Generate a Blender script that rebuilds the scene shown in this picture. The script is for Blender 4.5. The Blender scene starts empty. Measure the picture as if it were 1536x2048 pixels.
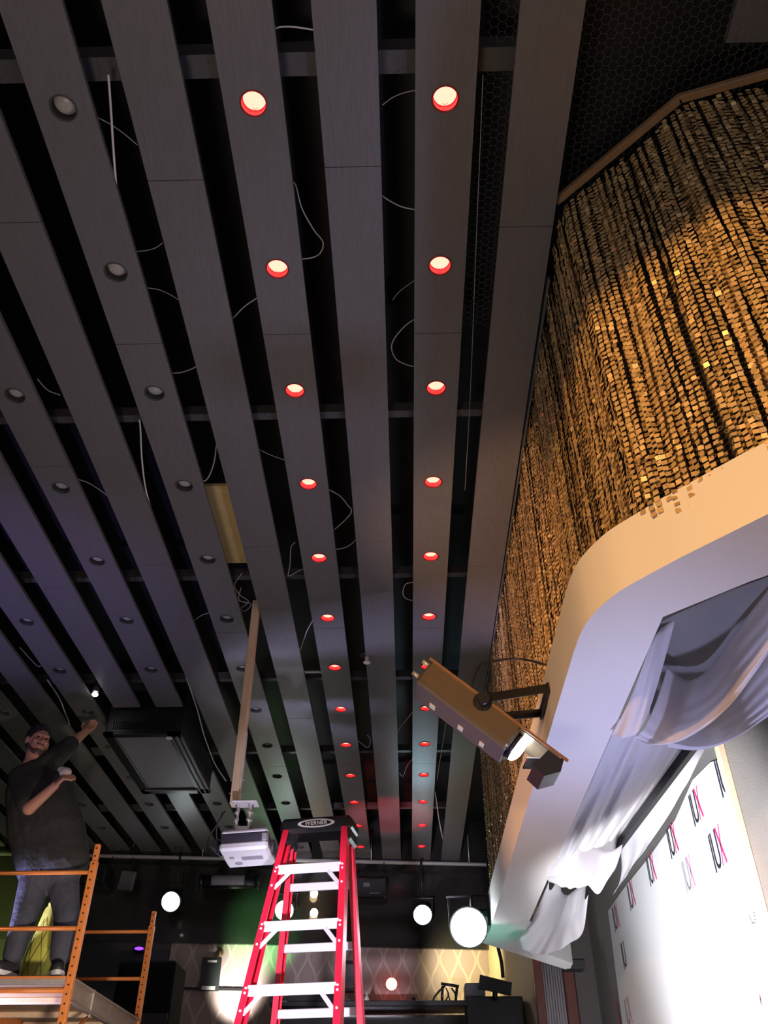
import bpy, bmesh, math, random
import numpy as np
from mathutils import Vector, Matrix, Quaternion

random.seed(7)
rng = np.random.default_rng(7)
SC = bpy.context.scene
COL = SC.collection

# ---------------------------------------------------------------- camera
FPX, PITCH, YAW = 1700.0, .6755, -.0243          # focal length for a 1536x2048 frame
cp, sp, cy, sy = math.cos(PITCH), math.sin(PITCH), math.cos(YAW), math.sin(YAW)
FW = Vector((sy * cp, cy * cp, sp)); RT = Vector((cy, -sy, 0)); UP = RT.cross(FW)
EYE = Vector((0, 0, 1.6))
cam = bpy.data.cameras.new('camera')
cam.sensor_fit = 'VERTICAL'; cam.sensor_height = 24; cam.lens = 24 * FPX / 2048
cam.clip_start = .05; cam.clip_end = 100
camo = bpy.data.objects.new('camera', cam); COL.objects.link(camo)
camo.matrix_world = Matrix(((RT.x, UP.x, -FW.x, EYE.x), (RT.y, UP.y, -FW.y, EYE.y), (RT.z, UP.z, -FW.z, EYE.z), (0, 0, 0, 1)))
SC.camera = camo

# ---------------------------------------------------------------- world, exposure, room lamps and added fill
w = bpy.data.worlds.new('world'); SC.world = w; w.use_nodes = True
w.node_tree.nodes['Background'].inputs[0].default_value = (.60, .56, .62, 1)
w.node_tree.nodes['Background'].inputs[1].default_value = .58
SC.view_settings.view_transform = 'Standard'; SC.view_settings.look = 'None'
SC.view_settings.exposure = 0; SC.view_settings.gamma = 1; SC.view_settings.use_curve_mapping = False
SC.cycles.use_denoising = True

def spot(name, loc, target, energy, color, angle=60, blend=.4, radius=.05):
    l = bpy.data.lights.new(name, 'SPOT'); l.energy = energy; l.color = color
    l.spot_size = math.radians(angle); l.spot_blend = blend; l.shadow_soft_size = radius
    o = bpy.data.objects.new(name, l); COL.objects.link(o); o.location = loc
    o.rotation_euler = (Vector(target) - Vector(loc)).to_track_quat('-Z', 'Y').to_euler()
    return o
# unseen fill spots added near the floor to brighten the slatted ceiling
spot('plank_fill', (-1.0, .9, .3), (-.9, 1.0, 4.7), 140, (1, .80, .68), 130, 1, .5)
spot('plank_fill', (-1.3, 5.2, .3), (-1.3, 5.4, 4.7), 52, (.84, .86, 1), 130, 1, .5)
# warm house spots behind and left of the photographer, trained on the metal curtain and the fascia
spot('warm_spot', (-1.3, -1.2, 2.7), (1.25, 2.1, 2.84), 700, (1, .52, .15), 40, .10, .06)
spot('warm_side_spot', (-3.2, 2.6, 2.3), (.66, 4.1, 3.90), 540, (1, .52, .28), 34, .5, .06)
# cool stage flood standing low on the stage edge
spot('cool_flood', (.92, 3.0, 1.6), (.80, 2.95, 2.95), 84, (.52, .56, 1), 110, 1, .10)
spot('ladder_flood', (-.7, -.6, .9), (-.52, 4.8, 2.50), 2300, (.88, .80, 1), 15, .6, .08)
spot('projector_key', (-.6, 3.0, .4), (-.9, 4.95, 3.12), 260, (.86, .80, 1), 14, .6, .05)
# strong white profile spots on the printed banner
spot('banner_spot', (.7, 5.6, 1.0), (1.8, 6.6, 2.0), 170, (.93, .94, 1), 76, .5, .06)
spot('banner_profile', (-.1, 3.4, 1.2), (1.8, 5.0, 2.55), 1300, (.92, .93, 1), 52, .6, .06)
spot('teal_beam', (.1, 5.3, 1.5), (.48, 6.15, 2.95), 70, (.12, 1, .66), 24, 1, .05)
# coloured beams that lie on the slatted ceiling
spot('violet_beam', (-3.6, 3.6, 1.0), (-2.65, 4.75, 4.72), 230, (.42, .30, 1), 44, 1, .08)
spot('red_beam', (-.3, 7.6, 2.4), (-.16, 9.0, 4.72), 280, (1, .03, .08), 22, .5, .04)
spot('cyan_beam', (.18, 9.3, 4.0), (.19, 7.7, 4.72), 11, (.45, .80, 1), 30, 1, .06)
# beams on the far wall
spot('green_beam', (-1.5, 8.6, 3.1), (-1.62, 10.4, 3.90), 480, (.25, 1, .30), 30, 1, .05)
spot('green_side_beam', (-3.3, 8.7, 2.9), (-4.6, 10.0, 3.75), 420, (.62, .85, .2), 50, 1, .05)
spot('wall_wash_white', (-1.80, 9.75, 2.75), (-1.84, 10.45, 3.42), 330, (1, .97, .88), 44, .9, .05)
spot('wall_wash_yellow', (.55, 9.9, 3.70), (.78, 10.75, 3.55), 75, (1, .86, .42), 96, 1, .05)
# lavender rim on the worker and the scaffold
spot('lavender_side', (-3.8, 5.9, 1.9), (-2.5, 5.95, 2.8), 700, (.60, .56, 1), 36, .8, .05)
spot('scaffold_fill', (-.9, 3.4, 1.6), (-2.30, 6.1, 3.0), 230, (1, .82, .66), 40, .8, .08)  # added spot, there to brighten the scaffold

# ---------------------------------------------------------------- photograph <-> place
def ray(x, y): return FW + RT * ((x - 768) / FPX) - UP * ((y - 1024) / FPX)
def project(p):
    q = Vector(p) - EYE; z = q.dot(FW); return 768 + FPX * q.dot(RT) / z, 1024 - FPX * q.dot(UP) / z
def onX(x, y, X): d = ray(x, y); return EYE + d * (X / d.x)
def onY(x, y, Y): d = ray(x, y); return EYE + d * (Y / d.y)
def onZ(x, y, Z): d = ray(x, y); return EYE + d * ((Z - 1.6) / d.z)

# ---------------------------------------------------------------- materials
MATS = {}
def mat(name, col, rough=.5, metal=0, emit=None, estr=0, var=.12, scale=30, bump=0, stretch=None, spec=.5, attr=None, trans=0, coat=0):
    m = bpy.data.materials.new(name); m.use_nodes = True; nt = m.node_tree; N = nt.nodes; L = nt.links
    b = N['Principled BSDF']; b.inputs['Roughness'].default_value = rough; b.inputs['Metallic'].default_value = metal
    b.inputs['Specular IOR Level'].default_value = spec
    if coat: b.inputs['Coat Weight'].default_value = coat
    tc = N.new('ShaderNodeTexCoord'); mp = N.new('ShaderNodeMapping'); L.new(tc.outputs['Object'], mp.inputs[0])
    if stretch: mp.inputs['Scale'].default_value = stretch
    nz = N.new('ShaderNodeTexNoise'); nz.inputs['Scale'].default_value = scale; nz.inputs['Detail'].default_value = 5
    L.new(mp.outputs[0], nz.inputs['Vector'])
    mx = N.new('ShaderNodeMix'); mx.data_type = 'RGBA'
    mx.inputs[6].default_value = (*[c * (1 - var) for c in col], 1); mx.inputs[7].default_value = (*[min(1, c * (1 + var)) for c in col], 1)
    L.new(nz.outputs[0], mx.inputs[0])
    out = mx.outputs[2]
    if attr:
        at = N.new('ShaderNodeAttribute'); at.attribute_name = attr
        m2 = N.new('ShaderNodeMix'); m2.data_type = 'RGBA'; m2.blend_type = 'MULTIPLY'; m2.inputs[0].default_value = 1
        L.new(out, m2.inputs[6]); L.new(at.outputs['Color'], m2.inputs[7]); out = m2.outputs[2]
    L.new(out, b.inputs['Base Color'])
    if emit:
        b.inputs['Emission Color'].default_value = (*emit, 1); b.inputs['Emission Strength'].default_value = estr
    if bump:
        bp = N.new('ShaderNodeBump'); bp.inputs['Strength'].default_value = bump; bp.inputs['Distance'].default_value = .03 if name in ('jeans', 'shirt') else .01
        L.new(nz.outputs[0], bp.inputs['Height']); L.new(bp.outputs[0], b.inputs['Normal'])
    if trans:                                   # sheer cloth: part straight through, part scattered through
        t1 = N.new('ShaderNodeBsdfTransparent'); t2 = N.new('ShaderNodeBsdfTranslucent'); t2.inputs[0].default_value = (*col, 1)
        s1 = N.new('ShaderNodeMixShader'); s1.inputs[0].default_value = .45
        s2 = N.new('ShaderNodeMixShader'); s2.inputs[0].default_value = trans
        L.new(b.outputs[0], s1.inputs[1]); L.new(t2.outputs[0], s1.inputs[2])
        L.new(s1.outputs[0], s2.inputs[1]); L.new(t1.outputs[0], s2.inputs[2])
        L.new(s2.outputs[0], N['Material Output'].inputs[0])
    MATS[name] = m
    return m
mat('plank', (.150, .142, .143), .42, var=.22, scale=14, bump=.10, stretch=(9, .8, 9))
mat('black_paint', (.006, .006, .007), .6, var=.3, scale=6)
mat('joist', (.075, .068, .066), .5, var=.3)
mat('header', (.020, .019, .017), .16, var=.3, scale=3, coat=.3)
mat('dark_wall', (.022, .022, .020), .5, var=.3, scale=3)
mat('black_plastic', (.009, .009, .010), .35)
mat('black_metal', (.02, .02, .022), .35, metal=.4)
mat('speaker_black', (.006, .006, .007), .9, spec=.1)
mat('grey_plastic', (.10, .10, .11), .45)
mat('ac_panel', (.17, .16, .18), .5, scale=60)
mat('can_wall', (.09, .09, .09), .4, metal=.3)
mat('bulb_off', (.46, .43, .38), .35, scale=120, var=.25)
mat('trim_off', (.05, .05, .05), .4)
mat('bulb_red', (.4, .05, .04), .4, emit=(1, .16, .11), estr=5.5)
mat('trim_red_glow', (.30, .02, .03), .35)  # the bulb's red glow painted onto its trim
mat('can_red_glow', (.78, .04, .09), .35)  # red light of the lit bulb put into the housing colour
mat('lens_lit', (1, 1, 1), .3, emit=(.86, .95, 1), estr=30)
mat('reflection_warm', (1, .9, .8), .3, emit=(1, .72, .36), estr=12)  # glow standing in for warm reflections in the glossy header
mat('lens_red', (1, .2, .2), .3, emit=(1, .16, .13), estr=7)
mat('lens_violet', (.3, .1, .8), .3, emit=(.22, .04, 1), estr=2.5)
mat('white_dot', (1, 1, 1), .3, emit=(1, .97, .9), estr=12)
mat('wire', (.42, .40, .38), .5)
mat('wire_white', (.75, .72, .68), .5)
mat('wire_black', (.015, .015, .018), .5)
mat('hexwire', (.16, .15, .14), .5, metal=.3)
mat('steel', (.60, .59, .58), .35, metal=.4)
mat('wood_raw', (.86, .64, .43), .6, var=.18, scale=10, stretch=(6, 6, .6), bump=.05)
mat('wood_trim', (.30, .18, .09), .5, var=.25, scale=12, stretch=(2, 2, 2))
mat('wood_brown', (.20, .10, .055), .45, var=.3, scale=10, stretch=(6, 6, .5))
mat('wood_red', (.24, .085, .07), .4, var=.25, scale=8, stretch=(6, 6, .5))
mat('plywood', (.70, .48, .18), .6, var=.2, scale=8, stretch=(1, 5, 1))
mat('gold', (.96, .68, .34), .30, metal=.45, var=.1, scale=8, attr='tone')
mat('stud', (.30, .20, .10), .5, metal=.4)
mat('backing', (.010, .008, .007), .6)
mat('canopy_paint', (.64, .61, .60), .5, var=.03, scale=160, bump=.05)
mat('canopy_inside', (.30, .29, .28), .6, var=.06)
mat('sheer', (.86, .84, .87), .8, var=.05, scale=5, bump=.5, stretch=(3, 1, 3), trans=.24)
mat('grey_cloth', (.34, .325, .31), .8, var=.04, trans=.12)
mat('stage_wall', (.33, .32, .31), .32, metal=.35, var=.25, scale=220, bump=.6)
mat('grey_wall', (.20, .17, .16), .7)
mat('cream_wall', (.52, .45, .30), .6)
mat('corrugated', (.75, .72, .76), .5)
mat('banner', (.92, .92, .93), .6, var=.02)
mat('ink', (.03, .032, .05), .5)
mat('ink_overlit', (.50, .50, .52), .5)  # overexposure on the banner put into a paler ink
mat('ink_pink', (.75, .05, .24), .5)
mat('ink_pink_overlit', (.80, .38, .58), .5)  # pink ink lightened the same way, for glare
mat('red_fibre', (.80, .018, .055), .35, var=.06, coat=.3)
mat('aluminium', (.88, .87, .88), .36, metal=.3, var=.06, scale=20, stretch=(.3, 6, 6))
mat('logo_silver', (.80, .74, .66), .35, metal=.2)
mat('proj_white', (.80, .78, .82), .4, var=.03)
mat('proj_dark', (.05, .05, .06), .4)
mat('proj_slat', (.10, .09, .13), .4)
mat('proj_grey', (.34, .33, .37), .4)
mat('scaffold', (.80, .25, .055), .42, var=.22, scale=14)
mat('scaffold_steel', (.42, .33, .26), .4, metal=.5, var=.3, scale=12)
mat('deck', (.36, .33, .32), .7, var=.2)
mat('deck_under', (.42, .27, .15), .6, var=.2, scale=8, stretch=(1, 5, 1))
mat('hole', (.01, .008, .006), .6)
mat('skin', (.50, .24, .17), .5, var=.08, scale=60)
mat('hair', (.018, .013, .011), .6, var=.4, scale=160, bump=.5)
mat('beard', (.09, .05, .04), .7, var=.4, scale=260, bump=.3)
mat('shirt', (.022, .021, .021), .8, var=.3, scale=7, bump=.9)
mat('jeans', (.060, .062, .090), .75, var=.35, scale=9, bump=.9)
mat('shoe', (.03, .03, .036), .5)
mat('sole', (.75, .75, .78), .5)
mat('rag', (.55, .50, .47), .8)
mat('yellow_bag', (.62, .60, .10), .7, var=.12)
mat('brass', (.30, .20, .12), .3, metal=.7)
mat('poster', (.025, .03, .028), .25)
mat('paper', (.75, .74, .68), .6)
mat('scanner_brown', (.115, .085, .055), .35, metal=.3)
mat('scanner_label', (.10, .09, .10), .4)
mat('mirror', (.75, .80, .85), .06, metal=1)

def wallpaper():
    m = bpy.data.materials.new('wallpaper'); m.use_nodes = True; nt = m.node_tree; N = nt.nodes; L = nt.links
    b = N['Principled BSDF']; b.inputs['Roughness'].default_value = .55
    tc = N.new('ShaderNodeTexCoord'); sx = N.new('ShaderNodeSeparateXYZ'); L.new(tc.outputs['Object'], sx.inputs[0])
    def M(op, a, c=None, d=None):
        n = N.new('ShaderNodeMath'); n.operation = op
        for i, v in enumerate((a, c, d)):
            if v is None: continue
            if isinstance(v, (int, float)): n.inputs[i].default_value = v
            else: L.new(v, n.inputs[i])
        return n.outputs[0]
    u = M('MULTIPLY', sx.outputs[0], 1 / .21); v = M('MULTIPLY', sx.outputs[2], 2 * math.pi / .43)
    s = M('MULTIPLY', M('COSINE', v), .20)
    def line(e): # distance of a coordinate to the nearest whole number
        return M('ABSOLUTE', M('SUBTRACT', M('FRACT', e), .5))
    d1 = line(M('ADD', u, s)); d2 = line(M('SUBTRACT', M('ADD', u, .5), s))
    d = M('MINIMUM', d1, d2)
    near = M('LESS_THAN', d, .065)
    mx = N.new('ShaderNodeMix'); mx.data_type = 'RGBA'
    mx.inputs[6].default_value = (.27, .20, .18, 1); mx.inputs[7].default_value = (.38, .30, .25, 1)
    L.new(near, mx.inputs[0]); L.new(mx.outputs[2], b.inputs['Base Color'])
    MATS['wallpaper'] = m
wallpaper()

# ---------------------------------------------------------------- mesh helpers
ROOTLOC = {}
class MB:
    def __init__(s): s.v = []; s.f = []; s.sm = []
    def add(s, vs, fs, smooth=False):
        o = len(s.v); s.v += [Vector(p) for p in vs]; s.f += [[i + o for i in f] for f in fs]; s.sm += [smooth] * len(fs); return s
    def box(s, c, size, rot=None, bev=0):
        c = Vector(c); h = [q / 2 for q in size]; R = rot or Matrix.Identity(3)
        if bev:                                 # chamfered box
            b = min(bev, min(h) * .9); vs = []; idx = {}
            for sx in (-1, 1):
                for sy_ in (-1, 1):
                    for sz in (-1, 1):
                        for ax in range(3):
                            p = [sx * (h[0] - b), sy_ * (h[1] - b), sz * (h[2] - b)]; p[ax] = (sx, sy_, sz)[ax] * h[ax]
                            idx[(sx, sy_, sz, ax)] = len(vs); vs.append(c + R @ Vector(p))
            fs = []
            for ax in range(3):
                o1, o2 = [a for a in range(3) if a != ax]
                for sg in (-1, 1):
                    q = []
                    for a, d in ((-1, -1), (1, -1), (1, 1), (-1, 1)):
                        k = [0, 0, 0]; k[ax] = sg; k[o1] = a; k[o2] = d; q.append(idx[(*k, ax)])
                    fs.append(q)
                for a in (-1, 1):               # edges along this axis
                    for d in (-1, 1):
                        k0 = [0, 0, 0]; k1 = [0, 0, 0]; k0[ax] = -1; k1[ax] = 1; k0[o1] = k1[o1] = a; k0[o2] = k1[o2] = d
                        fs.append([idx[(*k0, o1)], idx[(*k1, o1)], idx[(*k1, o2)], idx[(*k0, o2)]])
            for sx in (-1, 1):
                for sy_ in (-1, 1):
                    for sz in (-1, 1): fs.append([idx[(sx, sy_, sz, a)] for a in range(3)])
            return s.add(vs, fs)
        vs = [c + R @ Vector((x * h[0], y * h[1], z * h[2])) for x in (-1, 1) for y in (-1, 1) for z in (-1, 1)]
        return s.add(vs, [[0, 1, 3, 2], [4, 6, 7, 5], [0, 4, 5, 1], [2, 3, 7, 6], [0, 2, 6, 4], [1, 5, 7, 3]])
    def cyl(s, p0, p1, r0, r1=None, n=12, caps=True, smooth=True):
        p0 = Vector(p0); p1 = Vector(p1); r1 = r0 if r1 is None else r1
        d = (p1 - p0).normalized(); a = d.orthogonal().normalized(); b = d.cross(a)
        vs = []
        for k in range(n):
            t = 2 * math.pi * k / n; e = a * math.cos(t) + b * math.sin(t); vs += [p0 + e * r0, p1 + e * r1]
        fs = [[2 * k, 2 * ((k + 1) % n), 2 * ((k + 1) % n) + 1, 2 * k + 1] for k in range(n)]
        s.add(vs, fs, smooth)
        if caps:
            o = len(s.v) - 2 * n
            if r0 > 0: s.f.append([o + 2 * k for k in range(n)][::-1]); s.sm.append(False)
            if r1 > 0: s.f.append([o + 2 * k + 1 for k in range(n)]); s.sm.append(False)
        return s
    def tube(s, pts, r, n=6):
        pts = [Vector(p) for p in pts]; m = len(pts); vs = []; fs = []
        a = None
        for i, p in enumerate(pts):
            t = (pts[min(i + 1, m - 1)] - pts[max(i - 1, 0)]).normalized()
            a = t.orthogonal().normalized() if a is None else (a - t * a.dot(t)).normalized()
            b = t.cross(a)
            rr = r[i] if isinstance(r, (list, tuple)) else r
            vs += [p + (a * math.cos(2 * math.pi * k / n) + b * math.sin(2 * math.pi * k / n)) * rr for k in range(n)]
        for i in range(m - 1):
            for k in range(n): fs.append([i * n + k, i * n + (k + 1) % n, (i + 1) * n + (k + 1) % n, (i + 1) * n + k])
        s.add(vs, fs, True); o = len(s.v) - m * n
        s.f += [[o + k for k in range(n)][::-1], [o + (m - 1) * n + k for k in range(n)]]; s.sm += [False, False]
        return s
    def prism(s, poly, z0, z1):
        n = len(poly); vs = [Vector((x, y, z0)) for x, y in poly] + [Vector((x, y, z1)) for x, y in poly]
        fs = [list(range(n))[::-1], list(range(n, 2 * n))] + [[i, (i + 1) % n, n + (i + 1) % n, n + i] for i in range(n)]
        return s.add(vs, fs)
    def extrude(s, poly3, d):
        n = len(poly3); d = Vector(d); vs = [Vector(p) for p in poly3] + [Vector(p) + d for p in poly3]
        return s.add(vs, [list(range(n))[::-1], list(range(n, 2 * n))] + [[i, (i + 1) % n, n + (i + 1) % n, n + i] for i in range(n)])
    def ell(s, c, r, R=None, nu=14, nv=9):
        c = Vector(c); R = R or Matrix.Identity(3); vs = [c + R @ Vector((0, 0, -r[2]))]
        for j in range(1, nv):
            t = -math.pi / 2 + math.pi * j / nv
            for i in range(nu):
                q = 2 * math.pi * i / nu
                vs.append(c + R @ Vector((r[0] * math.cos(t) * math.cos(q), r[1] * math.cos(t) * math.sin(q), r[2] * math.sin(t))))
        vs.append(c + R @ Vector((0, 0, r[2]))); fs = []
        for i in range(nu): fs.append([0, 1 + (i + 1) % nu, 1 + i])
        for j in range(nv - 2):
            for i in range(nu):
                a = 1 + j * nu; fs.append([a + i, a + (i + 1) % nu, a + nu + (i + 1) % nu, a + nu + i])
        e = len(vs) - 1; a = 1 + (nv - 2) * nu
        for i in range(nu): fs.append([a + i, a + (i + 1) % nu, e])
        return s.add(vs, fs, True)
    def caps(s, p0, p1, r0, r1=None):           # capsule: cylinder with round ends
        r1 = r0 if r1 is None else r1
        s.cyl(p0, p1, r0, r1, 14); s.ell(p0, (r0,) * 3); s.ell(p1, (r1,) * 3); return s
    def grid(s, P, close=False):
        m = len(P); n = len(P[0]); vs = [p for row in P for p in row]
        return s.add(vs, [[i * n + j, i * n + j + 1, (i + 1) * n + j + 1, (i + 1) * n + j] for i in range(m - 1) for j in range(n - 1)], True)
    def build(s, name, m, parent=None, data=None):
        off = ROOTLOC.get(parent.name, Vector()) if parent else Vector()
        me = bpy.data.meshes.new(name); me.from_pydata([p - off for p in s.v], [], s.f)
        me.polygons.foreach_set('use_smooth', s.sm); me.materials.append(MATS[m]); me.update()
        bm = bmesh.new(); bm.from_mesh(me); bmesh.ops.recalc_face_normals(bm, faces=bm.faces); bm.to_mesh(me); bm.free()
        o = bpy.data.objects.new(name, me); COL.objects.link(o)
        if parent: o.parent = parent
        if parent is None or s is None: pass
        ROOTLOC[o.name] = off
        return o
def tag(o, label, cat, group=None, kind=None):
    o['label'] = label
    if cat: o['category'] = cat
    if group: o['group'] = group
    if kind: o['kind'] = kind
    return o
def thing(name, label, cat, loc=(0, 0, 0), group=None, kind=None):
    o = bpy.data.objects.new(name, None); COL.objects.link(o); o.location = loc; o.empty_display_size = .1
    ROOTLOC[o.name] = Vector(loc); return tag(o, label, cat, group, kind)
def struct(o, label=None):
    o['kind'] = 'structure'
    if label: o['label'] = label
    return o
def dup(root, loc, label):
    r = root.copy(); COL.objects.link(r); r.location = loc; r['label'] = label
    for ch in list(root.children):
        c = ch.copy(); COL.objects.link(c); c.parent = r
        for g in ch.children:
            d = g.copy(); COL.objects.link(d); d.parent = c
    return r
def npmesh(name, V, F, m, parent=None, tone=None):
    me = bpy.data.meshes.new(name); nv, nf = len(V), len(F); k = F.shape[1]
    me.vertices.add(nv); me.vertices.foreach_set('co', V.astype(np.float32).ravel())
    me.loops.add(nf * k); me.loops.foreach_set('vertex_index', F.astype(np.int32).ravel())
    me.polygons.add(nf); me.polygons.foreach_set('loop_start', np.arange(0, nf * k, k, dtype=np.int32))
    me.materials.append(MATS[m])
    if tone is not None:
        a = me.color_attributes.new('tone', 'FLOAT_COLOR', 'POINT'); a.data.foreach_set('color', tone.astype(np.float32).ravel())
    me.update(calc_edges=True); me.validate(); me.polygons.foreach_set('use_smooth', np.zeros(nf, dtype=bool))
    o = bpy.data.objects.new(name, me); COL.objects.link(o)
    if parent: o.parent = parent
    return o
def smooth_path(pts, n=6):                       # Catmull-Rom through points
    pts = [Vector(p) for p in pts]; out = []
    P = [pts[0] * 2 - pts[1]] + pts + [pts[-1] * 2 - pts[-2]]
    for i in range(1, len(P) - 2):
        for k in range(n):
            t = k / n; a, b, c, d = P[i - 1], P[i], P[i + 1], P[i + 2]
            out.append(.5 * ((2 * b) + (c - a) * t + (2 * a - 5 * b + 4 * c - d) * t * t + (3 * b - a - 3 * c + d) * t ** 3))
    return out + [pts[-1]]
def frame(x, y):                                 # rotation matrix with given x and (about) y axes
    x = Vector(x).normalized(); y = Vector(y); z = x.cross(y).normalized(); y = z.cross(x)
    return Matrix((x, y, z)).transposed()

# ================================================================= THE SETTING
ZP = 4.72                                        # underside of the ceiling planks
fl = struct(MB().box((-1, 4, -.05), (16, 20, .1)).build('floor', 'dark_wall'), 'dark floor of the club below the frame')

ceil = struct(MB().box((-1.6, 4.5, 5.25), (12.5, 14.5, .1)).build('ceiling', 'black_paint'), 'black ceiling void above grey slatted planks')
PITCHX, X0, LY0, LDY = .3515, .188, 1.485, .715
row_x = lambda k: X0 + PITCHX * (1 - k)          # row 0 is the plank nearest the curtain
def board(x, y0, y1, holes, hw=.11, th=.022, n=24):
    mb = MB(); z0, z1 = ZP, ZP + th; cuts = []
    ys = y0; R = .047
    for h in sorted(holes):
        cuts.append((ys, h - hw, None)); cuts.append((h - hw, h + hw, h)); ys = h + hw
    cuts.append((ys, y1, None))
    for a, b, h in cuts:
        if b - a < 1e-4: continue
        if h is None:
            for z in (z0, z1): mb.add([(x - hw, a, z), (x + hw, a, z), (x + hw, b, z), (x - hw, b, z)], [[0, 1, 2, 3]])
        else:
            ci, sq = [], []
            for k in range(n):
                t = 2 * math.pi * (k + .5) / n; c_, s_ = math.cos(t), math.sin(t); q = hw / max(abs(c_), abs(s_))
                ci.append((x + R * c_, h + R * s_)); sq.append((x + q * c_, h + q * s_))
            for z in (z0, z1):
                mb.add([(*p, z) for p in ci] + [(*p, z) for p in sq], [[k, (k + 1) % n, n + (k + 1) % n, n + k] for k in range(n)])
                for sx in (-1, 1):              # the little corner triangles left by the radial fan
                    for s2 in (-1, 1):
                        cn = (x + sx * hw, h + s2 * hw)
                        near = sorted(sq, key=lambda p: (p[0] - cn[0]) ** 2 + (p[1] - cn[1]) ** 2)[:2]
                        mb.add([(*cn, z), (*near[0], z), (*near[1], z)], [[0, 1, 2]])
            mb.add([(*p, z0) for p in ci] + [(*p, z1) for p in ci], [[k, (k + 1) % n, n + (k + 1) % n, n + k] for k in range(n)], True)
    for sx in (-1, 1): mb.add([(x + sx * hw, y0, z0), (x + sx * hw, y1, z0), (x + sx * hw, y1, z1), (x + sx * hw, y0, z1)], [[0, 1, 2, 3]])
    for y in (y0, y1): mb.add([(x - hw, y, z0), (x + hw, y, z0), (x + hw, y, z1), (x - hw, y, z1)], [[0, 1, 2, 3]])
    return mb
AC_X0, AC_X1, AC_Y0, AC_Y1 = -2.44, -1.80, 6.45, 7.76
END = lambda x: 10.75 + .12 * (x - .2)           # where the planks stop at the far header
joint0 = {0: 2.02, 1: 2.57, 2: 1.74, 3: 2.56, 4: 1.78, 5: 2.60, 6: 1.95, 7: 3.45, 8: 2.2, 9: 3.1}
for k in range(16):
    x = row_x(k); holes = []
    if k % 2 == 1 and k < 14:
        for i in range(13):
            y = LY0 + LDY * i
            if k == 7 and AC_Y0 - .12 < y < AC_Y1 + .12: continue
            if y < END(x) - .2 and project((x, y, ZP))[0] > -25: holes.append(y)
    spans = [(-1.2, END(x))]
    if k in (7, 8): spans = [(-1.2, AC_Y0 - .035), (AC_Y1 + .05, END(x))]
    for a, b in spans:
        j = joint0.get(k, 2.0 + .37 * (k % 4)); cuts = [a]
        while j < b - .3:
            if j > a + .3:
                while any(abs(j - h) < .13 for h in holes): j += .05
                cuts.append(j)
            j += 2.44
        cuts.append(b)
        for c0, c1 in zip(cuts, cuts[1:]):
            pl = board(x, c0 + .0015, c1 - .0015, [h for h in holes if c0 < h < c1]).build('plank', 'plank'); pl.parent = ceil
for y in (3.19, 4.70, 6.15, 7.6, 9.1):     # battens the planks are fixed to
    b = MB().box((-2.3, y, 4.85), (5.9, .05, .06)).build('joist', 'joist'); b.parent = ceil
b = MB().box((-2.3, 1.40, 4.88), (5.7, .085, .09)).build('joist', 'joist'); b.parent = ceil
b = MB().box((1.55, 1.0, 4.96), (.62, .82, .03)).build('ceiling_panel', 'plank'); b.parent = ceil

# --- far wall: glossy black header, papered wall under it
HD = Vector((1, .125, 0)).normalized(); HN = Vector((HD.y, -HD.x, 0))     # along it, out of it towards the room
HP = lambda x: Vector((x, 10.62 + .125 * (x - .2), 0))
def upright(x0, x1, z0, z1, off, th=.03):
    a, b = HP(x0) + HN * off, HP(x1) + HN * off
    return MB().extrude([(a.x, a.y, z0), (b.x, b.y, z0), (b.x, b.y, z1), (a.x, a.y, z1)], -HN * th)
struct(upright(-6.5, 1.7, 3.755, 5.2, .05, .4).build('wall_header', 'header'), 'glossy black band across the top of the far wall')
pw = upright(-2.60, .92, 0, 3.80, 0, .08).build('wall_back', 'wallpaper'); struct(pw, 'papered far wall with pale ogee pattern')
struct(upright(-6.5, -2.605, 0, 3.80, .02, .08).build('wall_back', 'dark_wall'), 'dark painted far wall beside the wallpaper')
struct(upright(-2.60, -.9, 3.305, 3.33, .02, .03).build('trim_1', 'black_metal'), 'dark chair rail across the wallpaper')
struct(upright(-2.50, -2.455, 2.4, 3.30, .02, .03).build('trim_2', 'wood_brown'), 'dark upright strip under the chair rail')
struct(MB().box((-6.0, 4.5, 2.6), (.1, 14.5, 5.2)).build('wall_left', 'dark_wall'), 'dark side wall at the far left')
struct(MB().extrude([(.92, 10.72, 0), (1.28, 9.25, 0), (1.28, 9.25, 4.2), (.92, 10.72, 4.2)], (.05, .02, 0)).build('wall_return', 'cream_wall'), 'cream return wall at the end of the wallpaper')
# --- stage wall at the right with its posts
XW = 1.82
struct(MB().box((XW + .05, 5.0, 2.6), (.1, 9.2, 5.2)).build('wall_right', 'stage_wall'), 'silvery glitter painted wall behind the stage')
struct(MB().box((XW - .02, 4.665, 2.3), (.045, .055, 3.2), bev=.006).build('trim_3', 'wood_raw'), 'pale wooden edge strip beside the printed banner')
struct(MB().box((1.58, 9.32, 2.4), (.66, .1, 3.4)).build('wall_end', 'grey_wall'), 'grey end wall beyond the stage')

def post(x0, x1, y, m, lab, z1=3.6):
    return struct(MB().box(((x0 + x1) / 2, y, (z1 + .0) / 2), (x1 - x0, .06, z1), bev=.008).build('post', m), lab)
post(1.215, 1.30, 9.20, 'wood_red', 'reddish wooden post left of the white ribbed panel')
post(1.50, 1.60, 9.20, 'wood_red', 'reddish wooden post right of the white ribbed panel')
rib = thing('ribbed_panel', 'white ribbed panel between two reddish posts at the stage end', 'panel', (1.40, 9.2, 0))
for i in range(8):
    MB().cyl((1.312 + i * .025, 9.235, 0), (1.312 + i * .025, 9.235, 3.45), .0125, n=8).build('rib', 'corrugated', rib)

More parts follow.
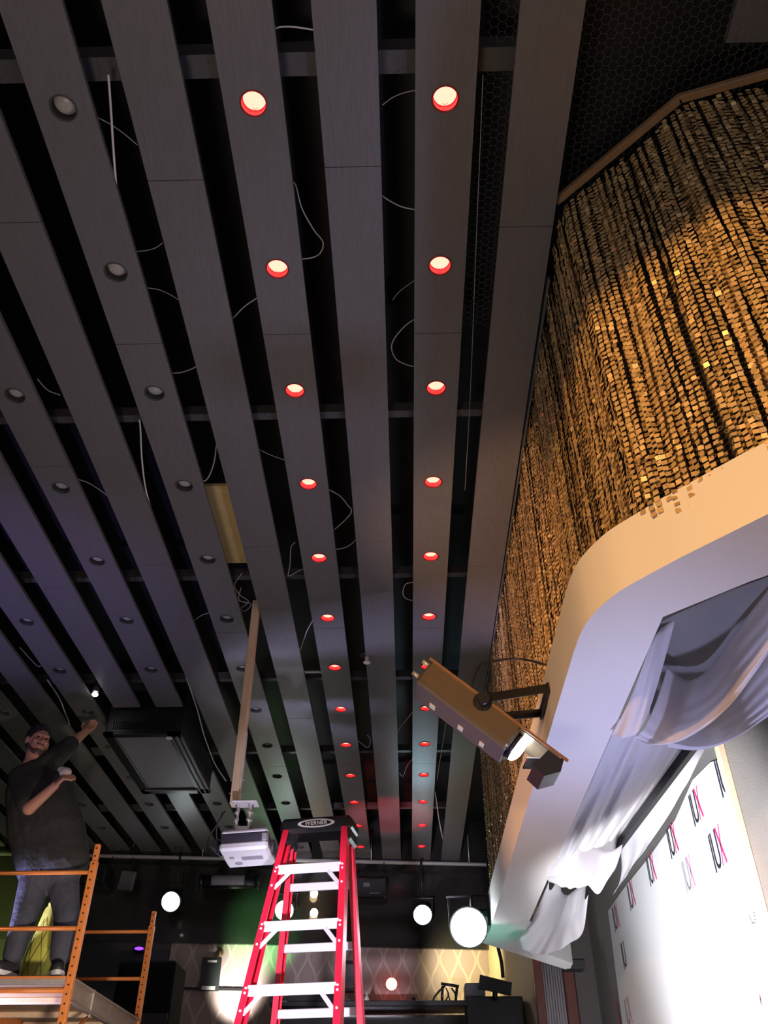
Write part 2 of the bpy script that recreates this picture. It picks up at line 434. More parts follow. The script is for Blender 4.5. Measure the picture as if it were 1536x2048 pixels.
# ================================================================= STAGE CANOPY
ZB, ZT = 2.95, 3.165
outer = [(1.75, 1.18), (1.35, 1.34), (.937, 1.716), (.759, 1.904), (.691, 1.984), (.653, 2.030), (.623, 2.072), (.598, 2.122), (.580, 2.165), (.562, 2.225), (.552, 2.30), (.548, 2.40), (.548, 6.15), (.49, 6.42), (1.26, 7.42)]
inner = [(1.82, 1.60), (1.35, 1.75), (.986, 2.024), (.784, 2.209), (.782, 6.50), (1.25, 7.16)]
canopy = thing('stage_canopy', 'pale painted canopy with rounded corner over the stage', 'canopy', (.7, 4, ZB), kind='structure')
def ringfill(zz, flip):
    me = bmesh.new()
    O = [(p.x, p.y) for p in fo_path]; I = inner[::-1]
    vs = [me.verts.new((*p, zz)) for p in O] + [me.verts.new((*p, zz)) for p in I]
    es = [me.edges.new((vs[i], vs[(i + 1) % len(vs)])) for i in range(len(vs))]
    bmesh.ops.triangle_fill(me, edges=es, use_beauty=True)
    me.verts.index_update()
    r = ([v.co.copy() for v in me.verts], [[v.index for v in f.verts] for f in me.faces]); me.free(); return r
def side(path, z0, z1):
    mb = MB()
    for a, b in zip(path, path[1:]): mb.add([(*a, z0), (*b, z0), (*b, z1), (*a, z1)], [[0, 1, 2, 3]])
    return mb
fa = MB()
fo_path = [Vector((*p, 0)) for p in outer[:3]] + smooth_path([Vector((*p, 0)) for p in outer[3:12]], 5) + [Vector((*p, 0)) for p in outer[12:]]
n = len(fo_path); ins = []
for i, p in enumerate(fo_path):                 # outward fascia with its own thickness
    t = (fo_path[min(i + 1, n - 1)] - fo_path[max(i - 1, 0)]).normalized(); q = Vector((t.y, -t.x, 0))
    ins.append(p + q * .022)
Zv = lambda p, z: Vector((p.x, p.y, z))
for st in (slice(0, n - 2), slice(n - 3, n - 1), slice(n - 2, n)):
    fa.grid([[Zv(p, ZB) for p in fo_path[st]], [Zv(p, ZT) for p in fo_path[st]]])
    fa.grid([[Zv(p, ZT) for p in fo_path[st]], [Zv(p, ZT) for p in ins[st]]]); fa.grid([[Zv(p, ZT) for p in ins[st]], [Zv(p, ZB) for p in ins[st]]])
fa.build('fascia', 'canopy_paint', canopy)
mb = MB(); mb.add(*ringfill(ZB, 0)); mb.build('underside', 'canopy_paint', canopy)
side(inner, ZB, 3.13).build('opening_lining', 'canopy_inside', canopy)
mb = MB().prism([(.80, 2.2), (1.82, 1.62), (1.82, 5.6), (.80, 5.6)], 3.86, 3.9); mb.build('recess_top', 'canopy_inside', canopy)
MB().box((1.30, 7.42, 2.985), (.16, .16, .07), bev=.01).build('corner_block', 'black_paint', canopy)

# dark backing behind the metal curtain, with brown studs
cpath = [(1.95, 1.32), (1.376, 1.473), (1.075, 1.558), (.690, 1.951), (.672, 2.35), (.658, 7.05)]
bk = MB(); bpth = [(2.0, 1.46), (1.42, 1.60), (1.14, 1.68), (.80, 2.03), (.79, 2.35), (.79, 7.05)]
for a, b in zip(bpth, bpth[1:]): bk.add([(*a, 3.1), (*b, 3.1), (*b, 4.95), (*a, 4.95)], [[0, 1, 2, 3]])
struct(bk.build('wall_backing', 'backing'), 'dark boarding behind the metal curtain')

# ---- hanging curtain of little gold plates
def along(path, s):
    for a, b in zip(path, path[1:]):
        L = math.dist(a, b)
        if s <= L or b is path[-1]:
            t = s / L; d = ((b[0] - a[0]) / L, (b[1] - a[1]) / L)
            return (a[0] + (b[0] - a[0]) * t, a[1] + (b[1] - a[1]) * t), d
        s -= L
def total(path): return sum(math.dist(a, b) for a, b in zip(path, path[1:]))
TL = total(cpath); V = []; T = []
unit = np.array([(x, y, z) for x in (-.5, .5) for y in (-.5, .5) for z in (-.5, .5)])
for layer in range(2):
    s = .01; gap = 0
    while s < TL - .01:
        (px, py), (dx, dy) = along(cpath, s)
        near = s < 2.2
        spacing = rng.uniform(.0212, .0315) if layer == 0 else rng.uniform(.024, .036)
        skip = rng.random() < (.11 if near else .04)
        if layer == 0 and skip and near: s += rng.uniform(.015, .035)
        nx, ny = dy, -dx                         # inward / outward normal
        sg = -1 if (nx * (0 - px) + ny * (1 - py)) < 0 else 1
        nx, ny = nx * sg, ny * sg                # out towards the room
        off = (.0 if layer == 0 else -.026) + rng.normal(0, .006) + .008 * math.sin(s * 9) - .012
        zb = 3.11 + rng.uniform(-.03, .05) if layer == 0 else 3.14 + rng.uniform(0, .08)
        nz_ = int((4.78 - zb) / .0225)
        z = 4.78 - .0225 * np.arange(nz_) - rng.uniform(0, .02)
        ph = rng.uniform(0, 6.3); amp = rng.uniform(.002, .010); fq = rng.uniform(2, 5)
        sway = amp * np.sin(z * fq + ph) + rng.normal(0, .0008, nz_)
        cx = px + dx * sway + nx * (off + rng.normal(0, .0015, nz_)); cyy = py + dy * sway + ny * (off + rng.normal(0, .0015, nz_))
        yaw = rng.normal(0, .17, nz_) + rng.normal(0, .16); pit = rng.normal(.02, .17, nz_) + rng.normal(0, .05); rol = rng.normal(0, .06, nz_)
        w_ = .0168 * rng.uniform(.92, 1.06, nz_)
        loc = unit[None] * np.stack([w_, np.full(nz_, .0012), w_ * .86], 1)[:, None, :]
        c1, s1 = np.cos(rol)[:, None], np.sin(rol)[:, None]
        x1 = loc[..., 0] * c1 - loc[..., 2] * s1; z1 = loc[..., 0] * s1 + loc[..., 2] * c1; y1 = loc[..., 1]
        c1, s1 = np.cos(pit)[:, None], np.sin(pit)[:, None]
        y2 = y1 * c1 - z1 * s1; z2 = y1 * s1 + z1 * c1
        c1, s1 = np.cos(yaw)[:, None], np.sin(yaw)[:, None]
        x3 = x1 * c1 - y2 * s1; y3 = x1 * s1 + y2 * c1
        V.append(np.stack([cx[:, None] + dx * x3 + nx * y3, cyy[:, None] + dy * x3 + ny * y3, z[:, None] + z2], -1).reshape(-1, 3))
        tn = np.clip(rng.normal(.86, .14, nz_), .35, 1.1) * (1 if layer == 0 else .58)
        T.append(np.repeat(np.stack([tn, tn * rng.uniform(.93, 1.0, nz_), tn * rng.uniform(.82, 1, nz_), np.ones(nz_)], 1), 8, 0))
        s += spacing
V = np.concatenate(V); T = np.concatenate(T); nb = len(V) // 8
F = (np.array([[0, 1, 3, 2], [4, 6, 7, 5], [0, 4, 5, 1], [2, 3, 7, 6], [0, 2, 6, 4], [1, 5, 7, 3]])[None] + 8 * np.arange(nb)[:, None, None]).reshape(-1, 4)
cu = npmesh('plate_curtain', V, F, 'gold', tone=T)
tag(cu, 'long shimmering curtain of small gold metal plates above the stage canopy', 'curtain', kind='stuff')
# bent hooks, rings and loose ends at the curtain's foot
rg = MB()
for i in range(70):
    s = rng.uniform(.75, 1.9) if i < 50 else rng.uniform(1.9, 4)
    (px, py), (dx, dy) = along(cpath, s); z = 3.17 + rng.uniform(0, .13)
    c = Vector((px - .004 * rng.random() - .01, py - .012, z)); a = Vector((dx, dy, 0)).lerp(Vector((0, 0, 1)), rng.random()).normalized(); b = Vector((dy, -dx, .3)).normalized()
    rg.tube([c + (Vector((dx, dy, 0)) * math.cos(t) + Vector((0, .3, 1)) * math.sin(t)) * .008 for t in np.linspace(0, 6.28, 9)], .0011, 3)
rg.build('link_ring', 'stud', cu)['kind'] = 'stuff'
for i, s in enumerate((.95, 1.27, 1.62)):
    (px, py), (dx, dy) = along(bpth, s); q = Vector((px, py, 0)) + Vector((-.03, -.03, 0))
    struct(MB().box((q.x, q.y, 4.02), (.034, .012, 1.7), frame((dx, dy, 0), (-dy, dx, 0))).build('stud', 'stud'), ['flat brown upright behind the curtain near the frame edge', 'flat brown upright behind the middle of the curtain corner', 'flat brown upright behind the left of the curtain corner'][i])
# wooden top rail of the curtain and pale strip along the plank
def rail(pts, z, m, name, lab, h=.028, wd=.03):
    t = thing(name, lab, 'rail', (*pts[0], z))
    for a, b in zip(pts, pts[1:]):
        d = Vector((b[0] - a[0], b[1] - a[1], 0)); c = Vector(((a[0] + b[0]) / 2, (a[1] + b[1]) / 2, z))
        MB().box(c, (d.length + .01, wd, h), frame(d, (-d.y, d.x, 0)), bev=.003).build('rail_length', m, t)
    return t
rail([(1.95, 1.30), (1.376, 1.458), (1.070, 1.543), (.665, 1.955)], 4.80, 'wood_trim', 'curtain_rail', 'brown wooden rail carrying the gold curtain corner')
rail([(.668, 2.29), (.664, 4.0), (.662, 7.05)], 4.735, 'grey_plastic', 'edge_strip', 'long pale strip along the plank above the gold curtain', .03, .012)

# ---- hexagonal wire netting above the gap
hx = []; R = .019
for i in range(-2, 62):
    for j in range(0, 64):
        X = .28 + i * R * 1.5; Y = .55 + (j + .5 * (i % 2)) * R * 1.732
        if X > 1.5 or Y > 2.9 or (X > .45 and Y > 2.2 and X + Y > 2.9): continue
        jz = 4.88 + .012 * math.sin(X * 7) * math.cos(Y * 6)
        c = [Vector((X + R * math.cos(math.pi / 3 * q), Y + R * math.sin(math.pi / 3 * q), jz)) for q in range(4)]
        hx += [(c[q], c[q + 1]) for q in range(3)]
nm = MB()
for a, b in hx: nm.cyl(a, b, .0008, n=3, caps=False, smooth=False)
nw = nm.build('wire_netting', 'hexwire'); tag(nw, 'fine hexagonal wire netting stretched above the planks by the curtain', 'netting')

# ---- sheer fabric under the canopy
def drape(name, L, U, bulge, rip, nr, label, seed=0, nu=60, nv=22, grp='sheer white drapes under the canopy', along=0):
    L = [Vector(p) for p in L]; U = [Vector(p) for p in U]
    def samp(P, t):
        q = smooth_path(P, 16); f = t * (len(q) - 1); i = min(int(f), len(q) - 2); return q[i].lerp(q[i + 1], f - i)
    rs = random.Random(seed); phs = [(rs.uniform(.6, 1.6), rs.uniform(0, 6.3), rs.uniform(.5, 1)) for _ in range(4)]
    G = []
    for a in range(nu + 1):
        t = a / nu; l, u = samp(L, t), samp(U, t); row = []
        wv = sum(A * math.sin(2 * math.pi * nr * f * t + p) for f, p, A in phs) / 2.2
        for b in range(nv + 1):
            v = b / nv; p = l.lerp(u, v)
            wob = sum(A * math.sin(2 * math.pi * nr * f * (t + .10 * math.sin(v * 2.2 + p0)) + p0) for f, p0, A in phs) / 2.2
            if along: wob = sum(A * math.sin(2 * math.pi * nr * f * (v + .08 * math.sin(t * 2.5 + p0)) + p0) for f, p0, A in phs) / 2.2 * (.35 + .65 * math.sin(math.pi * min(1, t * 1.1)))
            p = p + Vector(bulge) * math.sin(math.pi * v) ** .8 + Vector((-.45, -.55, -.7)) * rip * wob * (1 - .55 * v)
            row.append(p)
        G.append(row)
    o = MB().grid(G).build(name, 'sheer'); md = o.modifiers.new('thick', 'SOLIDIFY'); md.thickness = .0015
    return tag(o, label, 'fabric', grp)
Zc = 2.93
drape('fabric_drape', [onZ(1222, 1470, Zc), onZ(1250, 1475, 2.90), onZ(1272, 1468, 2.90), onZ(1290, 1440, 2.94)],
      [onZ(1300, 1290, 3.02), onZ(1318, 1262, 3.05), onZ(1332, 1250, 3.08), onZ(1350, 1238, 3.10)], (0, .04, -.02), .006, 3, 'narrow sheer white fold tucked against the canopy corner', 1)
drape('fabric_drape', [onZ(1262, 1472, 2.94), onZ(1300, 1487, 2.92), onZ(1360, 1478, 2.92), onZ(1440, 1425, 2.94), onZ(1510, 1340, 2.98), onZ(1600, 1200, 3.02)],
      [onZ(1335, 1330, 3.18), onZ(1372, 1360, 3.22), onZ(1405, 1350, 3.24), onZ(1440, 1310, 3.22), onZ(1490, 1240, 3.14), onZ(1560, 1150, 3.06)], (-.02, .0, -.08), .016, 4, 'large crescent swag of sheer white fabric below the canopy opening', 5, 60, 40, along=1)
drape('fabric_drape', [onZ(1330, 1482, 2.98), onZ(1390, 1492, 2.97), onZ(1450, 1482, 2.98), onZ(1536, 1432, 3.0), onZ(1660, 1330, 3.02)],
      [onZ(1345, 1440, 3.2), onZ(1400, 1425, 3.25), onZ(1460, 1375, 3.25), onZ(1530, 1280, 3.2), onZ(1640, 1180, 3.1)], (0, .02, -.06), .014, 4, 'lower crescent swag of sheer white fabric in front of the grey wall', 9, 60, 40, along=1)
# the upper sheet that closes the opening behind the swags
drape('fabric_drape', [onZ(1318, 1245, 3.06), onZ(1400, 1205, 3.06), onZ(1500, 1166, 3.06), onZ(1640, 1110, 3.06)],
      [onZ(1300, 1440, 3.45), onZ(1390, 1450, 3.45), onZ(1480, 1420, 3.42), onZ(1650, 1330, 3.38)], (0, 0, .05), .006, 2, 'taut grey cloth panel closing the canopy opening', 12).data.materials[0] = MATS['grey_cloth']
# long fall between canopy edge and the black bar
ringL = [onZ(1238, 1436, 2.99), onZ(1187, 1550, 2.98), onZ(1150, 1632, 2.98), onZ(1120, 1700, 2.98), onZ(1094, 1756, 2.97)]
barU = [onX(1402, 1450, 1.36), onX(1345, 1530, 1.36), onX(1296, 1596, 1.36), onX(1256, 1648, 1.36), onX(1226, 1738, 1.28)]
drape('fabric_drape', ringL, barU, (-.02, .04, -.07), .034, 6, 'long sheer white drape hanging between canopy edge and black bar', 21, 60, 60, along=1)
drape('fabric_drape', [onZ(1092, 1752, 2.95), onZ(1122, 1754, 2.93), onZ(1150, 1750, 2.93), onZ(1172, 1768, 2.92), onZ(1196, 1788, 2.92), onZ(1215, 1760, 2.96), onZ(1228, 1742, 3.0)],
      [onZ(1110, 1690, 3.0), onZ(1136, 1680, 3.05), onZ(1160, 1676, 3.08), onZ(1185, 1690, 3.10), onZ(1205, 1700, 3.12), onZ(1225, 1700, 3.14), onZ(1245, 1690, 3.16)], (-.01, 0, -.03), .010, 3, 'bright scalloped hem at the far end of the long drape', 4, 50, 14)
drape('fabric_drape', [onZ(1098, 1764, 3.0), onZ(1062, 1846, 2.97), onZ(1038, 1880, 2.90), onZ(1055, 1905, 2.86), onZ(1085, 1910, 2.85), onZ(1130, 1892, 2.90), onZ(1165, 1865, 2.95), onZ(1176, 1790, 3.02)],
      [onZ(1112, 1762, 3.10), onZ(1120, 1772, 3.14), onZ(1124, 1785, 3.16), onZ(1132, 1790, 3.18), onZ(1140, 1788, 3.20), onZ(1150, 1780, 3.20), onZ(1160, 1774, 3.20), onZ(1172, 1770, 3.20)], (-.02, .0, -.05), .016, 7, 'bunched pale lavender drape at the far end of the canopy', 31, 96, 24)
drape('fabric_drape', [onX(1225, 1790, 1.55), onX(1262, 1735, 1.55), onX(1310, 1668, 1.55), onX(1355, 1590, 1.55), onX(1395, 1500, 1.55)],
      [onX(1240, 1700, 1.50), onX(1270, 1655, 1.50), onX(1310, 1604, 1.50), onX(1352, 1548, 1.50), onX(1400, 1480, 1.50)], (.03, 0, -.02), .016, 4, 'shaded sheer drape behind the black bar above the banner', 41, 70, 18)
a, b = onX(1398, 1474, 1.30), onX(1222, 1712, 1.30)
d = (b - a); a = a - d * .05; b = b + d * .25
cb = MB().box((a + b) / 2, (d.length * 1.3, .034, .050), frame(d, (1, 0, 0)), bev=.004).build('drape_bar', 'black_paint'); tag(cb, 'straight black bar running through the sheer drapes', 'bar')

# ---- printed banner on the stage wall
XB = XW - .012
bt = [onX(1216, 1822, XB), onX(1245, 1780, XB), onX(1300, 1712, XB), onX(1350, 1640, XB), onX(1385, 1560, XB), onX(1420, 1525, XB), onX(1452, 1505, XB)]
bt[-1] = Vector((XB, 4.70, bt[-1].z))
poly = [Vector((XB, p.y, p.z)) for p in bt] + [Vector((XB, 4.70, 1.0)), Vector((XB, 8.45, 1.0)), Vector((XB, 8.32, 2.9))]
ban = MB().extrude(poly, (.006, 0, 0)).build('banner', 'banner'); tag(ban, 'white banner printed with dark and pink logos on the stage wall', 'banner')
def logo(px, py, h, chars='IUX', overlit=False):  # paler ink set imitates logos washed out by strong light
    c = onX(px, py, XB - .003); mk = 'ink_overlit' if overlit else 'ink'; pk = 'ink_pink_overlit' if overlit else 'ink_pink'
    wd = h * .95
    def P(u, v): return Vector((XB - .002, c.y - u * wd, c.z + v * h))   # u to the reader's right, v up
    def stroke(pts, w0):
        mb = MB(); pts = [P(*p) for p in pts]
        for i in range(len(pts) - 1):
            a_, b_ = pts[i], pts[i + 1]; t = (b_ - a_).normalized(); nn = Vector((0, -t.z, t.y)) * w0 / 2
            mb.add([a_ - nn - t * w0 * .1, a_ + nn - t * w0 * .1, b_ + nn + t * w0 * .1, b_ - nn + t * w0 * .1], [[0, 1, 2, 3]])
        return mb
    t = h * .11
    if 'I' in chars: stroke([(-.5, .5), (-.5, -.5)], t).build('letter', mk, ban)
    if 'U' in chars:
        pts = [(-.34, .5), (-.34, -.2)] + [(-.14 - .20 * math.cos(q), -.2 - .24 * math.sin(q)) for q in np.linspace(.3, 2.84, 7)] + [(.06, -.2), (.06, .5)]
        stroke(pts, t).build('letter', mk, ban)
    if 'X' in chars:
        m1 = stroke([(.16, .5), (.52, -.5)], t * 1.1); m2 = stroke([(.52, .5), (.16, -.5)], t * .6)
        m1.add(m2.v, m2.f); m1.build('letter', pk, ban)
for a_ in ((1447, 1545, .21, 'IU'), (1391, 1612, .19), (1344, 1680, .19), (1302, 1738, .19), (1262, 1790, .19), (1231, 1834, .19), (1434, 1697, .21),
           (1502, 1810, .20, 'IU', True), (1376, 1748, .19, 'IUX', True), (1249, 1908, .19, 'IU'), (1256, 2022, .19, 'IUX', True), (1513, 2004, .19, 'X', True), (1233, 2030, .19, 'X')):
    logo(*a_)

# ================================================================= CEILING FITTINGS
def can(name, lit):
    t = thing(name, 'x', 'downlight', (0, 0, 0), 'recessed ceiling downlights'); Rr = .0465
    mb = MB(); n = 24
    for z0, z1, r0, r1 in ((0, .03, Rr, Rr), (.03, .075, Rr, .040)):
        mb.cyl((0, 0, z0), (0, 0, z1), r0, r1, n, caps=False)
    mb.cyl((0, 0, .075), (0, 0, .12), .040, .03, n, caps=False); mb.cyl((0, 0, .12), (0, 0, .121), .03, n=n); mb.build('housing', 'can_red_glow' if lit else 'can_wall', t)
    rg_ = MB(); P = []
    for k in range(n + 1):
        a_ = 2 * math.pi * k / n; P.append([Vector((r * math.cos(a_), r * math.sin(a_), z)) for r, z in ((.0445, .004), (.0455, -.003), (.0505, -.003), (.0515, 0))])
    rg_.grid(P).build('trim_ring', 'trim_red_glow' if lit else 'trim_off', t)
    bl = MB(); P = []
    for r, z in ((0, .016), (.014, .0165), (.026, .019), (.036, .025), (.0425, .036)):
        P.append([Vector((r * math.cos(2 * math.pi * k / n), r * math.sin(2 * math.pi * k / n), z)) for k in range(n + 1)])
    b_ = bl.grid(P).build('bulb', 'bulb_red' if lit else 'bulb_off', t)
    if lit:
        pn = MB()
        for q in (-1, 0, 1): pn.cyl((q * .007, .030 - abs(q) * .004, .014), (q * .007, .030 - abs(q) * .004, .022), .0016, n=6)
        pn.build('bulb_pin', 'trim_red_glow', b_)
    return t
lit0, off0 = can('red_downlight', True), can('dark_downlight', False)
used = {True: False, False: False}
ORD = ['first', 'second', 'third', 'fourth', 'fifth', 'sixth', 'seventh', 'eighth', 'ninth', 'tenth', 'eleventh', 'twelfth', 'thirteenth']
rown = {1: 'right-hand red row', 3: 'left-hand red row', 5: 'unlit row beside red row', 7: 'second unlit row from red row', 9: 'third unlit row from red row', 11: 'fourth unlit row from red row', 13: 'leftmost unlit row'}
for k in (1, 3, 5, 7, 9, 11, 13):
    cnt = 0
    for i in range(13):
        x, y = row_x(k), LY0 + LDY * i
        if y > END(x) - .2 or (k == 7 and AC_Y0 - .12 < y < AC_Y1 + .12): continue
        u_, v_ = project((x, y, ZP))
        if u_ < -25: continue
        lit = k in (1, 3); lab = ('lit red' if lit else 'unlit') + ' recessed downlight, ' + ORD[cnt] + ' from top, ' + rown[k]; cnt += 1
        src = lit0 if lit else off0
        if used[lit]: dup(src, (x, y, ZP), lab)
        else: src.location = (x, y, ZP); src['label'] = lab; used[lit] = True

# ceiling cassette air conditioner
ZA = 4.50
ac = thing('ceiling_air_conditioner', 'black boxy air conditioner hanging from the ceiling beside the worker', 'air conditioner', (-2.12, 7.1, ZA))
cx_, cy_ = (AC_X0 + AC_X1) / 2, (AC_Y0 + AC_Y1) / 2
MB().box((cx_, cy_, (ZA + .02 + 4.9) / 2), (AC_X1 - AC_X0 - .02, AC_Y1 - AC_Y0 - .02, 4.9 - ZA - .02), bev=.01).build('body', 'black_plastic', ac)
fr = MB()
for c, sz in (((cx_, AC_Y0 + .03, ZA + .012), (AC_X1 - AC_X0, .06, .03)), ((cx_, AC_Y1 - .06, ZA + .012), (AC_X1 - AC_X0, .12, .03)), ((AC_X0 + .045, cy_, ZA + .012), (.09, AC_Y1 - AC_Y0, .03)), ((AC_X1 - .06, cy_, ZA + .012), (.12, AC_Y1 - AC_Y0, .03))): fr.box(c, sz, bev=.006)
fr.build('frame', 'black_plastic', ac)
MB().box((-2.125, 7.06, ZA + .008), (.44, 1.12, .016), bev=.004).build('panel', 'ac_panel', ac)
for x_ in (-1.885, -1.84): MB().box((x_, cy_, ZA - .006), (.012, AC_Y1 - AC_Y0 - .06, .012), bev=.003).build('frame_rib', 'grey_plastic', ac)
MB().box((cx_ - .02, AC_Y1 - .10, ZA - .006), (.50, .014, .012), bev=.003).build('frame_rib', 'grey_plastic', ac)
for i in range(34):
    MB().box((AC_X0 + .07 + i * .0152, AC_Y0 + .004, ZA + .085), (.005, .014, .07)).build('grille_fin', 'black_metal', ac)
gp = MB().box((AC_X1 - .105, AC_Y0 + .05, ZA - .012), (.05, .03, .02), bev=.004).build('latch', 'paper', ac)
# sprinkler, small spotlight, bracket, plywood patch
sp0 = onZ(734, 1312, ZP + .01)
t = thing('sprinkler_head', 'small white sprinkler head in a gap between planks', 'sprinkler', sp0)
MB().cyl(sp0, sp0 + Vector((0, 0, .02)), .05, n=20).build('collar', 'black_plastic', t)
MB().cyl(sp0 - Vector((0, 0, .05)), sp0, .014, n=10).cyl(sp0 - Vector((0, 0, .058)), sp0 - Vector((0, 0, .05)), .026, n=12).build('nozzle', 'wire_white', t)
q = onZ(190, 1389, ZP - .02)
t = thing('mini_spotlight', 'tiny bright white lamp on the ceiling above the worker', 'lamp', q)
MB().cyl(q + Vector((0, 0, .02)), q + Vector((0, 0, .16)), .028, .02, 14).build('housing', 'black_metal', t)
MB().ell(q, (.024, .024, .016)).build('bulb', 'white_dot', t)
q = onZ(627, 1344, ZP + .05)
t = thing('metal_bracket', 'short shiny white bracket in a gap beside the left red row', 'bracket', q)
MB().box(q, (.14, .02, .012)).build('arm', 'wire_white', t); MB().box(q + Vector((-.07, -.01, -.02)), (.014, .02, .05)).build('foot', 'wire_white', t)
q = onZ(845, 1356, ZP + .05); o = MB().box(q, (.16, .015, .012)).build('white_strip', 'wire_white'); tag(o, 'short white strip crossing a gap beside the right red row', 'strip')
a, b = onZ(408, 975, 4.86), onZ(505, 1128, 4.86)
o = MB().box(((a.x + b.x) / 2 , (a.y + b.y) / 2, 4.88), (.42, b.y - a.y, .02)).build('plywood_patch', 'plywood'); tag(o, 'yellowish plywood sheet seen between planks above the projector pole', 'plywood sheet')

# loose wires
WZ = ZP + .035
wires = [
 ([(583, 362), (592, 372), (604, 417), (628, 460), (646, 484), (641, 505), (625, 515), (600, 518)], 'wire', .003, 'pale looped wire between the top two left red lights'),
 ([(755, 385), (780, 402), (805, 414), (835, 420)], 'wire', .003, 'short pale wire left of the right red row near the top'),
 ([(217, 150), (222, 220), (227, 300), (233, 378)], 'wire_white', .005, 'thick straight white cable beside the topmost unlit light'),
 ([(180, 228), (215, 245), (245, 265), (275, 290)], 'wire', .002, 'faint wire arching from the topmost unlit light'),
 ([(330, 745), (352, 746), (375, 741), (395, 732)], 'wire', .003, 'short wire bridging a gap right of the third unlit light'),
 ([(279, 840), (281, 860), (284, 919), (291, 975), (304, 1025)], 'wire_white', .005, 'long thick pale cable running down a left gap'),
 ([(433, 890), (428, 925), (418, 952), (408, 962), (398, 955)], 'wire', .004, 'hooked pale wire above the plywood sheet'),
 ([(505, 890), (530, 905), (560, 917), (580, 922)], 'wire', .002, 'faint wire left of the fourth left red light'),
 ([(652, 976), (680, 992), (695, 1010), (703, 1023), (688, 1042), (665, 1062)], 'wire', .003, 'bent wire right of the fourth left red light'),
 ([(720, 1070), (700, 1090), (677, 1098), (655, 1094)], 'wire', .003, 'curved wire right of the fifth left red light'),
 ([(626, 1240), (614, 1262), (604, 1290), (592, 1325)], 'wire', .004, 'straight pale wire left of the sixth left red light'),
 ([(590, 1085), (582, 1095), (580, 1130), (577, 1152), (600, 1140), (612, 1139)], 'wire', .003, 'kinked wire left of the fifth left red light'),
 ([(145, 955), (175, 965), (200, 980), (215, 992)], 'wire', .003, 'wire leaving the second unlit row near the left'),
 ([(382, 1252), (390, 1240), (405, 1230), (425, 1224)], 'wire', .003, 'little arched wire left of the projector pole'),
 ([(372, 1352), (385, 1390), (396, 1424), (405, 1460), (414, 1487), (430, 1528), (452, 1562)], 'wire_white', .006, 'long pale cable hanging right of the air conditioner'),
 ([(95, 1360), (118, 1395), (130, 1425), (138, 1445), (142, 1466)], 'wire_white', .005, 'pale cable dropping to the raised arm of the worker'),
 ([(835, 635), (812, 650), (790, 675), (783, 695), (792, 718), (815, 730), (835, 734)], 'wire', .003, 'round loop of wire left of the right red row'),
 ([(455, 650), (470, 632), (490, 612), (520, 592)], 'wire', .003, 'wire slanting across a gap beside the second left red light'),
 ([(870, 1585), (874, 1610), (878, 1640), (886, 1680)], 'wire_white', .007, 'thick pale wire end near the far end of the right row'),
 ([(545, 60), (560, 54), (590, 54), (630, 60)], 'wire_white', .003, 'pale wire crossing the gap at the top of the frame'),
 ([(484, 1146), (469, 1170), (480, 1190), (497, 1203), (482, 1217), (490, 1222), (502, 1208), (478, 1200), (482, 1175)], 'wire', .003, 'tangled wires above the projector pole'),
 ([(966, 150), (960, 300), (955, 420), (948, 600), (940, 800), (930, 980)], 'wire', .0015, 'thin taut string running beside the right red row'),
 ([(832, 1164), (812, 1168), (806, 1185), (812, 1197), (832, 1202)], 'wire', .003, 'small wire loop between fifth and sixth right red lights'),
 ([(830, 1418), (812, 1440), (800, 1455), (792, 1475)], 'wire', .004, 'slanting wire left of the eighth right red light'),
 ([(832, 1510), (815, 1530), (806, 1552), (798, 1545)], 'wire', .004, 'curled wire left of the ninth right red light'),
 ([(735, 1470), (741, 1480), (735, 1495), (715, 1480)], 'wire', .004, 'hooked wire right of the ninth left red light'),
 ([(897, 1420), (890, 1460), (880, 1520), (874, 1560)], 'wire', .003, 'thin wire under the moving stage light'),
 ([(765, 210), (785, 195), (810, 185), (835, 180)], 'wire', .002, 'faint arched wire near the topmost right red light'),
 ([(785, 600), (800, 582), (830, 560)], 'wire', .0015, 'hair thin wire by the second right red light'),
 ([(292, 575), (320, 580), (345, 592), (360, 602)], 'wire', .002, 'faint wire leaving the second unlit light'),
 ([(262, 502), (285, 502), (310, 496), (325, 486)], 'wire', .002, 'dim wire crossing a gap above the second unlit light'),
 ([(75, 758), (95, 780), (120, 790)], 'wire', .003, 'short dim wire near the left frame edge'),
 ([(40, 1295), (58, 1315), (75, 1332), (85, 1330)], 'wire', .003, 'dim wire loop above the head of the worker'),
 ([(265, 1700), (270, 1685), (285, 1678), (300, 1676)], 'wire', .004, 'arched pale wire above the far pipe'),
]
for pts, m, r, lab in wires:
    w3 = [onZ(x, y, WZ + .02 * math.sin(i * 1.7)) for i, (x, y) in enumerate(pts)]
    o = MB().tube(smooth_path(w3, 5), r, 5).build('loose_wire', m); tag(o, lab, 'wire', 'loose wires in the ceiling gaps')

# ================================================================= PROJECTOR
PY = 4.98
pole_t = Vector((-1.005, PY, 4.80)); pole_b = Vector((-1.005, PY, 3.385))
pole = thing('projector_pole', 'long raw timber pole hanging from the ceiling and carrying the projector', 'pole', pole_t)
MB().box((pole_t + pole_b) / 2, (.046, .075, pole_t.z - pole_b.z), bev=.003).build('timber', 'wood_raw', pole)
MB().box((-.978, PY - .0, 3.62), (.006, .05, .46)).build('side_strip', 'aluminium', pole)
for z in (3.46, 3.54): MB().cyl((-1.045, PY, z), (-.96, PY, z), .004, n=8).build('bolt', 'steel', pole)
PB = Vector((-.905, PY + .03, 3.145))
pj = thing('ceiling_projector', 'white ceiling projector with dark side vents below the timber pole', 'projector', PB)
yawp = math.radians(-2)
PR = Matrix.Rotation(yawp, 3, 'Z') @ Matrix.Rotation(math.radians(-3), 3, 'X') @ Matrix.Rotation(math.radians(-3), 3, 'Y')
